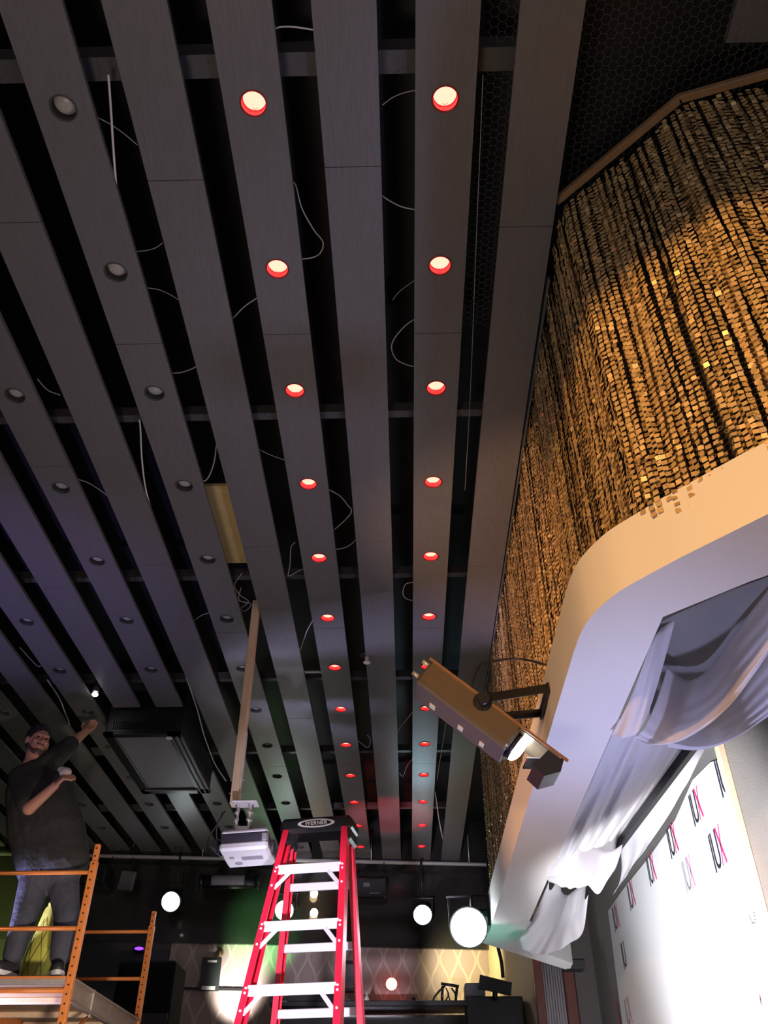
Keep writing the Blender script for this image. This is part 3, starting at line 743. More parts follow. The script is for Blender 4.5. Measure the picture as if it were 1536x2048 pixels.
def pl_(x, y, z): return PB + PR @ Vector((x, y, z))
W2, D2, H2 = .145, .125, .052
MB().box(pl_(0, 0, -.028), (.275, .28, .05), PR, bev=.014).build('lower_shell', 'proj_white', pj)
MB().box(pl_(0, 0, .052), (.27, .27, .034), PR, bev=.014).build('upper_shell', 'proj_white', pj)
MB().box(pl_(0, 0, .015), (.262, .262, .06), PR).build('vent_core', 'proj_dark', pj)
for i in range(7): MB().box(pl_(-.012, -.132, -.002 + i * .0062), (.215, .006, .0022), PR).build('vent_slat', 'proj_slat', pj)
MB().box(pl_(.116, -.132, .014), (.030, .012, .044), PR, bev=.004).build('vent_corner', 'proj_grey', pj)
MB().box(pl_(.03, -.01, -.0545), (.12, .055, .003), PR).build('lamp_hatch', 'proj_grey', pj)
MB().box(pl_(-.085, -.03, -.0545), (.025, .03, .003), PR).build('label_plate', 'proj_grey', pj)
MB().cyl(pl_(-.06, .06, -.054), pl_(-.06, .06, -.058), .022, n=20).build('foot', 'proj_grey', pj)
MB().cyl(pl_(.130, .03, .01), pl_(.150, .03, .01), .042, n=20).build('lens_ring', 'proj_dark', pj)
MB().box(pl_(.132, -.02, .014), (.006, .2, .05), PR).build('front_grille', 'proj_grey', pj)
mt = MB(); top = Vector((-.955, PY - .02, 3.385))
br = MB().box(top + Vector((.02, -.01, 0)), (.15, .11, .012), bev=.005).build('mount_plate', 'proj_white', pj)
for s_ in (-1, 1):
    MB().box(top + Vector((.02 + s_ * .036, -.03, -.075)), (.012, .03, .14), bev=.003).build('mount_arm', 'proj_white', pj)
    for z in (-.06, -.105): MB().cyl(top + Vector((.02 + s_ * .028, -.055, z)), top + Vector((.02 + s_ * .05, -.03, z)), .010, n=10).build('mount_bolt', 'steel', pj)
MB().box(top + Vector((.02, -.02, -.165)), (.075, .06, .05), bev=.006).build('mount_swivel', 'proj_white', pj)
MB().cyl(top + Vector((.02, -.02, -.215)), top + Vector((.02, -.02, -.18)), .02, n=12).build('mount_neck', 'proj_white', pj)
cb1 = [onY(450, 1622, PY + .02), onY(432, 1652, PY + .03), onY(420, 1672, PY + .05), onY(415, 1695, PY + .05), onY(425, 1708, PY + .03), onY(437, 1705, PY), onY(434, 1680, PY), onY(450, 1684, PY)]
o = MB().tube(smooth_path(cb1, 6), .005, 6).build('projector_cable', 'wire_black'); tag(o, 'black looping cable left of the projector', 'cable')
cb2 = [onY(445, 1625, PY + .05), onY(433, 1660, PY + .05), onY(436, 1700, PY + .04), onY(420, 1690, PY + .02), onY(440, 1712, PY), onY(455, 1710, PY)]
o = MB().tube(smooth_path(cb2, 6), .004, 6).build('projector_cable', 'grey_plastic'); tag(o, 'thin grey power lead curling under the projector cable loop', 'cable')

# ================================================================= STEPLADDER
lad = thing('stepladder', 'tall red fibreglass stepladder with aluminium steps and black top', 'ladder')
LT = 3.241
def lp(fr, z):                                   # rails: front (towards us) and rear pairs; half width grows downward
    dz = LT - z
    return (.164 + dz * .069, -.327 * dz - .05) if fr else (.164 + dz * .066, .05 + dz * .095)
cxl = 0
for fr in (True, False):
    for s_ in (-1, 1):
        h1, y1 = lp(fr, LT - .05); h0, y0 = lp(fr, .02)
        a, b = Vector((cxl + s_ * h1, y1, LT - .05)), Vector((cxl + s_ * h0, y0, .02)); d = b - a
        Rm = frame((1, 0, 0), d.cross(Vector((1, 0, 0)))) ; Rm = Matrix((Vector((1, 0, 0)), d.normalized().cross(Vector((1, 0, 0))).normalized(), d.normalized())).transposed()
        Rm = frame(Vector((1, 0, 0)), Vector((0, 1, 0)))
        ax = d.normalized(); xx = (Vector((1, 0, 0)) - ax * ax.x).normalized(); yy = ax.cross(xx)
        Rm = Matrix((xx, yy, ax)).transposed(); mid = (a + b) / 2; L_ = d.length
        wf, df = (.030, .078) if fr else (.028, .062)
        rm = MB()                                # channel section: web and two flanges
        rm.box(mid + xx * (s_ * wf / 2), (.007, df, L_), Rm)
        rm.box(mid + yy * (df / 2), (wf, .007, L_), Rm); rm.box(mid - yy * (df / 2), (wf, .007, L_), Rm)
        rm.build('rail', 'red_fibre', lad)
        MB().box(b + Vector((0, 0, .01)), (.05, .09, .05), bev=.006).build('foot', 'black_plastic', lad)
cap = MB().box((cxl, .0, LT - .01), (.42, .20, .085), bev=.022).build('top_cap', 'black_plastic', lad)
for s_ in (-1, 1):
    MB().box((cxl + s_ * .176, .0, LT - .07), (.055, .19, .075), bev=.014).build('cap_side', 'black_plastic', cap)
ov = MB(); n = 40
yb = -.101; LB = LT + .018
ov.add([(cxl + .005 + .108 * math.cos(2 * math.pi * k / n), yb, LB - .026 + .024 * math.sin(2 * math.pi * k / n)) for k in range(n)] + [(cxl + .005 + .108 * math.cos(2 * math.pi * k / n), yb + .003, LB - .026 + .024 * math.sin(2 * math.pi * k / n)) for k in range(n)], [list(range(n))[::-1]] + [[k, (k + 1) % n, n + (k + 1) % n, n + k] for k in range(n)])
ov.build('badge', 'logo_silver', cap)
ov = MB(); ov.add([(cxl + .005 + .088 * math.cos(2 * math.pi * k / n), yb - .0008, LB - .026 + .0165 * math.sin(2 * math.pi * k / n)) for k in range(n)], [list(range(n))[::-1]]); ov.build('badge_field', 'black_plastic', cap)
fc = bpy.data.curves.new('badge_lettering', 'FONT'); fc.body = 'WERNER'; fc.align_x = 'CENTER'; fc.align_y = 'CENTER'; fc.size = .030; fc.offset = .0006; fc.extrude = .0004; fc.space_character = 1.1
fo_ = bpy.data.objects.new('lettering_source', fc); fo = bpy.data.objects.new('badge_lettering', bpy.data.meshes.new_from_object(fo_)); bpy.data.objects.remove(fo_); COL.objects.link(fo); fo.parent = cap
fo.location = Vector((cxl + .005, yb - .0016, LB - .026)) - ROOTLOC[lad.name]; fo.rotation_euler = (math.pi / 2, 0, 0); fo.data.materials.clear(); fo.data.materials.append(MATS['logo_silver'])
for i in range(1, 10):
    z = LT + .043 - .305 * i
    hw, y = lp(True, z)
    st = MB().box((cxl, y, z), (2 * hw - .012, .085, .028), bev=.004).build('step', 'aluminium', lad)
    MB().box((cxl, y - .043, z - .012), (2 * hw - .012, .006, .050), bev=.002).build('step_lip', 'aluminium', st)
    for s_ in (-1, 1):
        h2, y2 = lp(True, z - .10)
        a = Vector((cxl + s_ * (hw - .075), y - .044, z - .03)); b = Vector((cxl + s_ * (h2 - .008), y2 - .04, z - .115)); d = b - a
        MB().box((a + b) / 2, (d.length, .005, .022), frame(d, (0, 1, 0)), bev=.002).build('step_brace', 'aluminium', lad)
        for zz in (z, z - .022, z - .10):
            h3, y3 = lp(True, zz); MB().cyl((cxl + s_ * (h3 + .002), y3 - .048, zz), (cxl + s_ * (h3 + .002), y3 - .040, zz), .006, n=8).build('rivet', 'aluminium', lad)
    zr = LT + .005 - .305 * i
    if i > 1 or True:
        hw, y = lp(False, zr)
        MB().box((cxl, y, zr), (2 * hw, .022, .042), bev=.004).build('rear_rung', 'aluminium', lad)

lad.location = (-.49, 4.94, 0); lad.rotation_euler = (0, 0, -.166)

# ================================================================= SCAFFOLD AND WORKER
SZ = 2.65; SXR, SXL, SY0, SY1 = -2.07, -2.85, 5.83, 7.46
scf = thing('rolling_scaffold', 'orange rolling scaffold with perforated posts and plank deck', 'scaffold', (-2.46, 6.6, 0))
def spost(x, y, ztop):
    p = MB().box((x, y, (ztop - .1) / 2), (.045, .045, ztop - .1), bev=.004).build('post', 'scaffold', scf)
    MB().box((x, y, ztop - .05), (.034, .034, .12), bev=.004).build('post_extension', 'scaffold', p)
    hm = MB()
    z = ztop - .02
    while z > 1.9:
        hm.cyl((x, y - .0228 + (.0055 if z > ztop - .1 else 0), z), (x, y - .0200, z), .0062, n=10); z -= .0508
    hm.build('pin_hole', 'hole', p)
for x, y, zt in ((SXR, SY0, 3.426), (SXR, SY1, 3.398), (SXL, SY0, 3.426), (SXL, SY1, 3.398)): spost(x, y, zt)
for y in (SY0, SY1):
    for z in (3.255, 2.915, 2.565, 2.2, 1.85, 1.5, 1.1, .7):
        if y == SY1 and z == 2.565: continue
        MB().cyl((SXL + .02, y, z), (SXR - .02, y, z), .0135, n=12).build('rung', 'scaffold', scf)
for x in (SXR, SXL):
    s_ = 1 if x == SXR else -1
    cm = MB().box((x, (SY0 + SY1) / 2, 2.565), (.006, SY1 - SY0 - .03, .13)); cm.box((x + s_ * .018, (SY0 + SY1) / 2, 2.627), (.036, SY1 - SY0 - .03, .006)); cm.box((x + s_ * .018, (SY0 + SY1) / 2, 2.503), (.036, SY1 - SY0 - .03, .006))
    cm.build('side_beam', 'scaffold_steel' if s_ > 0 else 'scaffold', scf)
    MB().box((x + s_ * .012, SY0 + .45, 2.565), (.012, .012, .16)).build('beam_clip', 'steel', scf)
dk = MB().box(((SXR + SXL) / 2, (SY0 + SY1) / 2 - .01, 2.62), (SXR - SXL - .05, SY1 - SY0 + .02, .05), bev=.003).build('deck', 'deck', scf)
MB().box(((SXR + SXL) / 2, (SY0 + SY1) / 2, 2.589), (SXR - SXL - .06, SY1 - SY0 - .05, .012)).build('deck_underside', 'deck_under', dk)
MB().box(((SXR + SXL) / 2, SY0 - .03, 2.632), (SXR - SXL - .04, .01, .012)).build('deck_edge', 'scaffold', dk)
for y in (SY0 + .35, SY0 + .9, SY0 + 1.35): MB().box(((SXR + SXL) / 2, y, 2.565), (SXR - SXL - .04, .05, .035), bev=.004).build('deck_bearer', 'wood_raw', dk)
a, b = Vector((SXR - .03, SY0 + .55, 2.50)), Vector((SXR - .22, SY0 + .10, 2.1)); MB().cyl(a, b, .012, n=10).build('brace', 'scaffold', scf)
a, b = Vector((SXL + .08, SY0 + .2, 2.44)), Vector((SXL + .42, SY0 + .05, 2.34))
for x in (SXR, SXL):
    for y in (SY0, SY1): MB().cyl((x - .02, y, .065), (x + .02, y, .065), .065, n=20).build('caster', 'black_plastic', scf)

# bag wrapped in netting on the deck
bgc = onY(72, 1937, 6.22); bgc.z = SZ
bag = thing('netted_bag', 'yellow bag wrapped in black netting standing on the scaffold deck', 'bag', bgc)
P = []; hgt = .50
for j in range(13):
    v = j / 12; row = []
    for i in range(25):
        t = 2 * math.pi * i / 24; r = (.105 - .04 * v ** 1.5) * (1 + .05 * math.sin(5 * t + v * 3) + .03 * math.sin(9 * t))
        row.append(bgc + Vector((r * math.cos(t) + .045 * v, .75 * r * math.sin(t), v * hgt + (.018 * math.sin(3 * t) if j == 12 else 0))))
    P.append(row)
MB().grid(P).build('sack', 'yellow_bag', bag)
tp = bgc + Vector((.045, 0, hgt)); MB().ell(tp + Vector((.0, -.01, 0)), (.055, .045, .035)).build('sack_top', 'yellow_bag', bag)
nt_ = MB()
for dr in (-1, 1):
    for q in range(8):
        pts = []
        for j in range(12):
            v = j / 11 * .8; t = 2 * math.pi * q / 8 + dr * v * 1.5; r = (.105 - .04 * v ** 1.5) * 1.06 + .002
            pts.append(bgc + Vector((r * math.cos(t) + .045 * v, .75 * r * math.sin(t), v * hgt)))
        nt_.tube(pts, .0016, 4)
nt_.build('net', 'wire_black', bag)['kind'] = 'stuff'

# ---- the worker
def J(x, y, Y): return onY(x, y, Y)
pel, spn, chs = J(99, 1742, 5.98), J(93, 1660, 5.98), J(78, 1585, 5.97)
nkb, hdc = J(64, 1532, 5.96), J(76, 1482, 5.92)
shR, elR, wrR = J(40, 1556, 5.93), J(58, 1617, 5.79), J(110, 1571, 5.66)
shL, elL, wrL = J(106, 1520, 6.02), J(143, 1487, 6.20), J(172, 1463, 6.38)
hpR, knR, anR = J(74, 1752, 5.97), J(50, 1832, 5.93), J(27, 1908, 5.93)
hpL, knL, anL = J(124, 1750, 6.00), J(134, 1830, 5.97), J(121, 1910, 5.97)
per = MB()
fdir = Vector((.66, -.74, -.05)).normalized(); fup = (Vector((.10, -.05, 1)) - fdir * Vector((.10, -.05, 1)).dot(fdir)).normalized(); fsd = fdir.cross(fup)
HR = Matrix((fsd, fdir, fup)).transposed()       # local x: to his right, y: forward, z: up
def hd(x, y, z): return hdc + HR @ Vector((x, y, z))
per.ell(hd(0, -.008, .028), (.076, .096, .092), HR, 18, 12)          # skull
per.ell(hd(0, .018, -.045), (.060, .074, .072), HR, 16, 10)           # face and jaw
per.ell(hd(0, .060, -.098), (.030, .026, .022), HR)                   # chin
per.caps(hd(0, .088, .006), hd(0, .112, -.034), .009, .015)           # nose
per.caps(hd(-.04, .082, .022), hd(.04, .082, .022), .012)             # brow
per.caps(hd(-.016, .088, -.066), hd(.016, .088, -.066), .0085)        # lips
for s_ in (-1, 1): per.ell(hd(s_ * .078, -.008, -.012), (.012, .020, .032), HR); per.ell(hd(s_ * .036, .068, -.025), (.024, .02, .02), HR)
per.caps(hd(0, -.02, -.06), nkb, .054, .062)
per.caps(nkb, chs, .075, .14); per.caps(shR, shL, .07); per.caps(chs, spn, .15, .15); per.caps(spn, pel, .14, .10)
per.caps(shR, elR, .056, .043); per.caps(elR, wrR, .045, .029)
per.caps(shL, elL, .056, .043); per.caps(elL, wrL, .045, .029)
per.caps(hpR, knR, .080, .058); per.caps(knR, anR, .058, .042); per.caps(hpL, knL, .085, .058); per.caps(knL, anL, .058, .042)
def hand(wr, fwd, palmn, curl, side):            # palm with five bent fingers
    f = fwd.normalized(); nrm = (palmn - f * palmn.dot(f)).normalized(); sd = f.cross(nrm) * side
    pc = wr + f * .05
    for q in (-.026, -.009, .009, .026): per.caps(wr + sd * q * .7 + f * .01, wr + f * .088 + sd * q, .014, .012)
    for q, L_ in ((-.030, .062), (-.010, .078), (.010, .083), (.030, .074)):
        p = wr + f * .088 + sd * q; dcur = f
        for seg, ln in enumerate((.45, .32, .23)):
            dcur = (Quaternion(sd * 1.0, 0) @ dcur); dcur = (dcur * math.cos(curl) + nrm * math.sin(curl)).normalized() if seg == 0 else (dcur + nrm * math.sin(curl)).normalized()
            p2 = p + dcur * L_ * ln; per.caps(p, p2, .0095 - .001 * seg, .009 - .001 * seg); p = p2
    p = wr + f * .022 + sd * .030; d1 = (f * .6 + sd * .7 + nrm * .3).normalized(); p2 = p + d1 * .04; per.caps(p, p2, .0125, .011); p3 = p2 + (f * .8 + nrm * .5).normalized() * .032; per.caps(p2, p3, .0105, .0085)
hand(wrR, (wrR - elR) + Vector((.03, -.02, .06)), Vector((.5, .5, -.2)), 1.0, 1)
hand(wrL, (wrL - elL), Vector((.2, .1, 1)), .35, -1)
body = per.build('person', 'skin')
def remesh(o, v, it=6, fac=.6):
    m = o.modifiers.new('remesh', 'REMESH'); m.mode = 'VOXEL'; m.voxel_size = v; m.use_smooth_shade = True
    m = o.modifiers.new('smooth', 'SMOOTH'); m.iterations = it; m.factor = fac
remesh(body, .0065, 4, .5)
tag(body, 'bearded person in dark T-shirt and jeans on the scaffold, arm raised to the ceiling', 'person')
def part(mb, name, m, v=None, it=8):
    o = mb.build(name, m, body)
    if v: remesh(o, v, it)
    return o
sh = MB()
ax = (spn - chs).normalized()
for s_, rr in ((-1, .135), (-.5, .15), (0, .155), (.5, .15), (1, .135)):
    sd = Vector((s_ * .12, 0, 0))
    sh.caps(chs + sd * .85 + Vector((0, 0, .01)), spn + sd * 1.1 + Vector((0, -.005, 0)), rr, rr * 1.02); sh.caps(spn + sd * 1.1, J(105, 1722, 5.98) + sd * 1.05, rr * 1.02, rr * .93)
sh.caps(shR, shL, .083); sh.caps(nkb.lerp(chs, .25), chs, .10, .16)
sh.caps(shR, shR.lerp(elR, .80), .085, .075); sh.caps(shL, shL.lerp(elL, .92), .083, .068)
part(sh, 'tshirt', 'shirt', .009, 5)
jn = MB()
jn.caps(hpR.lerp(hpL, .2), hpL.lerp(hpR, .2), .125); jn.caps(pel + Vector((-.09, 0, .02)), pel + Vector((.09, 0, .02)), .135)
for h_, k_, a_ in ((hpR, knR, anR), (hpL, knL, anL)): jn.caps(h_, k_, .112, .082); jn.caps(k_, a_ + Vector((0, 0, -.0)), .082, .066)
part(jn, 'jeans', 'jeans', .009, 5)
for a_, dr in ((anR, Vector((-.25, -.9, 0))), (anL, Vector((.35, -.85, 0)))):
    dr.normalize(); base = Vector((a_.x, a_.y, SZ + .003)); s2 = MB()
    s2.caps(base + Vector((0, 0, .055)) - dr * .03, base + dr * .12 + Vector((0, 0, .040)), .046, .040); s2.ell(base + Vector((0, 0, .09)) - dr * .02, (.045, .05, .04))
    so = part(s2, 'shoe', 'shoe', .006, 4)
    sl = MB(); o_ = dr.cross(Vector((0, 0, 1)))
    outl = [base + dr * (.045 + .125 * math.cos(t)) + o_ * (.048 * math.sin(t)) for t in np.linspace(0, 2 * math.pi, 20, endpoint=False)]
    sl.extrude([(p.x, p.y, SZ + .001) for p in outl], (0, 0, .028)); q_ = sl.build('sole', 'sole'); q_.parent = so
hr = MB()
hr.ell(hd(0, -.022, .044), (.088, .106, .095), HR, 20, 12); hr.ell(hd(0, -.05, .0), (.076, .062, .075), HR); hr.caps(hd(-.040, .046, .086), hd(.040, .046, .086), .018)
hairo = part(hr, 'hair', 'hair', .007, 3)
be = MB()
be.caps(hd(-.058, .025, -.065), hd(-.022, .068, -.108), .016, .014); be.caps(hd(.058, .025, -.065), hd(.022, .068, -.108), .016, .014); be.caps(hd(-.02, .080, -.098), hd(.02, .080, -.098), .015)
be.caps(hd(-.026, .089, -.050), hd(.026, .089, -.050), .0065)
part(be, 'beard', 'beard', .005, 3)
for s_ in (-1, 1): part(MB().ell(hd(s_ * .030, .080, .002), (.011, .008, .006), HR), 'eye', 'hair')
hp_ = wrR + (wrR - elR).normalized() * .075 + Vector((.0, .02, .055))
rgm = MB().ell(hp_, (.045, .035, .035)); rgm.ell(hp_ + Vector((-.03, 0, .02)), (.03, .025, .022)); rago = rgm.build('rag', 'rag'); remesh(rago, .006, 4)
tag(rago, 'crumpled pale rag held in front of the chest of the worker', 'rag')

# ================================================================= MOVING STAGE LIGHTS
A0, A1 = Vector((.135, 2.82, 3.065)), Vector((.40, 2.84, 2.845))
sax = (A1 - A0).normalized(); sdown = Vector((sax.z, 0, -sax.x)).normalized(); sback = sax.cross(sdown).normalized()
if sdown.z > 0: sdown = -sdown
if sback.y < 0: sback = -sback
SR = Matrix((sax, sback, sdown)).transposed()
def sc_(u, v, w): return A0 + sax * u + sback * v + sdown * w
LS = (A1 - A0).length
scn = thing('scanner_light', 'brown mirror scanner light bracketed to the canopy edge, its lens glowing', 'stage light', (.55, 2.98, 3.09))
MB().box(sc_(LS / 2 - .04, .07, 0), (LS + .06, .15, .10), SR, bev=.010).build('body', 'scanner_brown', scn)
MB().box(sc_(LS / 2 - .04, .075, .052), (LS + .05, .142, .012), SR, bev=.003).build('label_side', 'scanner_label', scn)
for u, wdt, m in ((.02, .025, 'paper'), (.11, .02, 'grey_plastic'), (.15, .022, 'paper'), (.19, .018, 'grey_plastic'), (.245, .02, 'paper')):
    MB().box(sc_(u, .10, .0595), (wdt, .035, .002), SR).build('sticker', m, scn)
for w_ in (-.03, .03): MB().cyl(sc_(-.10, .02, w_), sc_(-.07, .02, w_), .008, n=12).build('thumb_screw', 'steel', scn)
MB().box(sc_(LS / 2 + .05, -.008, -.044), (LS + .26, .006, .010), SR).build('edge_flange', 'wood_brown', scn)
HB = LS - .005
MB().box(sc_(HB + .075, .07, -.042), (.17, .15, .012), SR, bev=.003).build('hood', 'scanner_brown', scn)
MB().cyl(sc_(HB - .01, .07, 0), sc_(HB + .012, .07, 0), .052, n=24).build('lens_tube', 'black_metal', scn)
MB().ell(sc_(HB + .014, .07, .0), (.026, .052, .050), SR).build('lens', 'lens_lit', scn)
MB().box(sc_(HB + .10, .07, .0), (.085, .10, .008), SR @ Matrix.Rotation(math.radians(40), 3, 'Y'), bev=.002).build('mirror', 'mirror', scn)
MB().extrude([sc_(HB + .11, .0, -.04), sc_(HB + .17, .0, -.045), sc_(HB + .185, .0, .0), sc_(HB + .15, .0, .05), sc_(HB + .10, .0, .045)], sback * .14).build('mirror_housing', 'black_plastic', scn)
kn = sc_(.17, -.03, -.035)
MB().cyl(sc_(.17, -.045, -.03), sc_(.17, -.006, -.03), .022, n=20).cyl(sc_(.17, -.012, -.03), sc_(.17, -.004, -.03), .034, n=20).build('pivot_knob', 'black_plastic', scn)
y0_, y1_ = sc_(.16, -.018, -.03), Vector((.540, 2.90, 3.070)); d = y1_ - y0_
MB().box((y0_ + y1_) / 2, (d.length + .02, .008, .034), frame(d, (0, 1, 0)), bev=.002).build('yoke_arm', 'black_metal', scn)
MB().box((.541, 3.01, 3.07), (.010, .24, .04), bev=.002).build('yoke_plate', 'black_metal', scn)
y0_ = sc_(.16, .16, -.03); y1_ = Vector((.540, 3.11, 3.07)); d = y1_ - y0_
MB().box((y0_ + y1_) / 2, (d.length + .02, .008, .034), frame(d, (0, 1, 0)), bev=.002).build('yoke_arm', 'black_metal', scn)
cbp = [sc_(.10, .1, -.055), onY(955, 1335, 2.93), onY(990, 1322, 2.97), onY(1040, 1318, 3.0), onX(1092, 1330, .545)]
o = MB().tube(smooth_path(cbp, 6), .004, 6).build('stage_light_cable', 'wire_black'); tag(o, 'black cable arching from the scanner light to the canopy', 'cable')
o = MB().tube(smooth_path([p + Vector((.01, .02, .012)) for p in cbp], 6), .003, 6).build('stage_light_cable', 'grey_plastic'); tag(o, 'thin grey lead beside the black scanner cable', 'cable')

def par_lamp(c, aim, r, ln, label, lens='lens_lit', hang=None, body_m='black_metal'):
    c = Vector(c); aim = Vector(aim).normalized(); t = thing('stage_spotlight', label, 'stage light', c, 'stage spotlights at the far end')
    MB().cyl(c - aim * ln, c, r * .85, r * 1.08, 20).cyl(c - aim * (ln + .05), c - aim * ln, r * .5, r * .85, 20).build('housing', body_m, t)
    P = []
    Rz = aim.to_track_quat('Z', 'Y').to_matrix()
    MB().ell(c + aim * .004, (r, r, r * .35), Rz, 20, 8).build('lens', lens, t)
    s = aim.cross(Vector((0, 0, 1))).normalized()
    for q in (-1, 1):
        a_ = c - aim * ln * .5 + s * q * r * 1.12; MB().box(a_ + Vector((0, 0, r * .75)), (.012, .03, r * 1.6)).build('yoke_arm', body_m, t)
    top_ = c - aim * ln * .5 + Vector((0, 0, r * 1.55)); MB().box(top_, (r * 2.5, .035, .012), frame(s, aim)).build('yoke_bridge', body_m, t)
    if hang: MB().cyl(top_, (top_.x, top_.y, hang), .012, n=8).build('hanger', body_m, t)
    return t
def pipe_at(x): return Vector((x, 10.0 + .098 * (x + 3.5), 4.62))
pz = pipe_at(0).z
pa, pb = pipe_at(-5.2), pipe_at(.95)
pp = thing('lighting_pipe', 'long thin steel pipe across the far end of the ceiling', 'pipe', pa)
MB().cyl(pa, pb, .022, n=14).build('tube', 'steel', pp)
for x in (-4.4, -2.35, -.4, .75): q = pipe_at(x); MB().cyl(q, (q.x, q.y, 4.95), .006, n=8).build('hanger_rod', 'steel', pp)
for x, lab in ((-2.56, 'glaring white spotlight on the far pipe above the scaffold'), (-1.33, 'glaring white spotlight on the far pipe seen through the ladder'), (.18, 'bluish white spotlight on the far pipe below the right red row')):
    q = pipe_at(x); par_lamp((x, q.y - .28, {-2.56: 4.075, -1.33: 4.01, .18: 3.99}[x]), (0, -1, -.42), .098, .26, lab, hang=q.z)
par_lamp((.40, 5.95, 2.935), (-.12, -1, -.35), .115, .22, 'large dazzling white spotlight at the far end of the canopy edge')
MB_ = MB().box((.50, 6.10, 3.10), (.14, .16, .10), bev=.01).build('clamp_box', 'black_metal'); tag(MB_, 'black clamp box on the canopy edge above the large spotlight', 'clamp')
# unlit fittings along the pipe
q = pipe_at(-1.97)
t = thing('strip_lamp', 'black tubular lamp with grey glass left of the projector', 'lamp', (q.x, q.y - .15, 4.33))
MB().cyl((q.x - .30, q.y - .15, 4.33), (q.x + .30, q.y - .15, 4.33), .075, n=20).build('housing', 'black_metal', t)
MB().cyl((q.x - .20, q.y - .165, 4.33), (q.x + .17, q.y - .165, 4.33), .066, n=20).build('glass', 'proj_grey', t)
for s_ in (-1, 1): MB().cyl((q.x + s_ * .30, q.y - .15, 4.33), (q.x + s_ * .34, q.y - .15, 4.33), .085, n=20).build('end_cap', 'black_plastic', t)
for s_ in (-1, 1): MB().cyl((q.x + s_ * .15, q.y - .12, 4.38), (q.x + s_ * .15, q.y, q.z), .006, n=8).build('hanger', 'black_metal', t)
for x, z, lab in ((-3.50, 4.36, 'black boxy loudspeaker hanging under the pipe right of the scaffold post'), (-.40, 4.27, 'black flat equipment box hanging under the pipe right of the ladder')):
    q = pipe_at(x); t = thing('hanging_box', lab, 'equipment box', (x, q.y, z))
    MB().box((x, q.y - .1, z), (.36, .3, .22), bev=.015).build('case', 'black_plastic', t)
    MB().box((x - .04, q.y - .255, z + .03), (.07, .006, .04)).build('badge', 'grey_plastic', t)
    MB().box((x + .05, q.y - .255, z - .06), (.12, .006, .015)).build('name_plate', 'grey_plastic', t)
    for s_ in (-1, 1): MB().cyl((x + s_ * .15, q.y - .05, z + .1), (x + s_ * .15, q.y, q.z), .006, n=8).build('hanger', 'black_metal', t)
q = pipe_at(-3.12); t = thing('flood_lamp', 'small square flood lamp hanging from the pipe by its cord', 'lamp', (q.x, q.y - .1, 4.33))
MB().box((q.x, q.y - .1, 4.33), (.17, .06, .20), Matrix.Rotation(.1, 3, 'Y'), bev=.01).build('head', 'grey_plastic', t); MB().cyl((q.x, q.y - .1, 4.43), (q.x, q.y, q.z), .008, n=8).build('cord', 'wire_black', t)

# ================================================================= FAR WALL FURNISHINGS
def onwall(px, py, off=.02):                     # point on the papered wall
    d = ray(px, py); p0 = HP(0) + HN * off; t = (p0 - EYE).dot(HN) / d.dot(HN); return EYE + d * t
WR = frame(HD, -HN)
def wallbox(name, x0, y0, x1, y1, m, th, parent=None, off=.0):
    a, b = onwall(x0, y0), onwall(x1, y1); c = (a + b) / 2 + HN * (th / 2 + off)
    return MB().box(c, (abs((b - a).dot(HD)), th, abs(b.z - a.z)), WR, bev=.004).build(name, m, parent)
c = onwall(420, 1950); po = thing('framed_notice', 'tall black framed notice on the wallpaper left of the ladder', 'notice', c)
wallbox('frame', 406, 1916, 437, 1983, 'poster', .03, po); wallbox('paper_strip', 416, 1921, 434, 1926, 'paper', .004, po, .03); wallbox('paper_strip', 404, 1973, 430, 1981, 'paper', .004, po, .03)
c = onwall(440, 1905, .08); t = thing('dome_camera', 'small round brownish security camera above the framed notice', 'camera', c)
MB().ell(c, (.045, .045, .045)).build('dome', 'brass', t); MB().cyl(c - HN * .02, c - HN * .09, .02, n=12).build('arm', 'paper', t)
c = onwall(698, 1955); t = thing('wall_speaker', 'slim black speaker on the wallpaper seen through the ladder', 'speaker', c)
wallbox('cabinet', 688, 1925, 708, 1986, 'black_plastic', .1, t); wallbox('grille', 690, 1932, 706, 1980, 'grey_plastic', .006, t, .1)
c = onwall(783, 1968, .1); t = thing('red_lamp', 'round glowing red lamp on the far wallpaper', 'lamp', c)
MB().ell(c, (.062, .062, .062)).build('globe', 'lens_red', t); MB().cyl(c - HN * .03, c - HN * .11, .05, n=16).build('base', 'black_plastic', t)
for pxx, pyy, lab in ((628, 1787, 'upper warm reflected bulb on the black header seen through the ladder'), (628, 1826, 'lower warm lamp reflection on the black header seen through the ladder')):
    d = ray(pxx, pyy); p0 = HP(0) + HN * .14; tt = (p0 - EYE).dot(HN) / d.dot(HN); c = EYE + d * tt  # glowing globes added in place of lamp reflections in the gloss
    t = thing('reflection_glow', lab.replace('reflected ', ''), 'lamp', c); MB().ell(c, (.045, .045, .05)).build('globe', 'reflection_warm', t); MB().cyl(c - HN * .03, c - HN * .10, .025, n=12).build('base', 'brass', t)

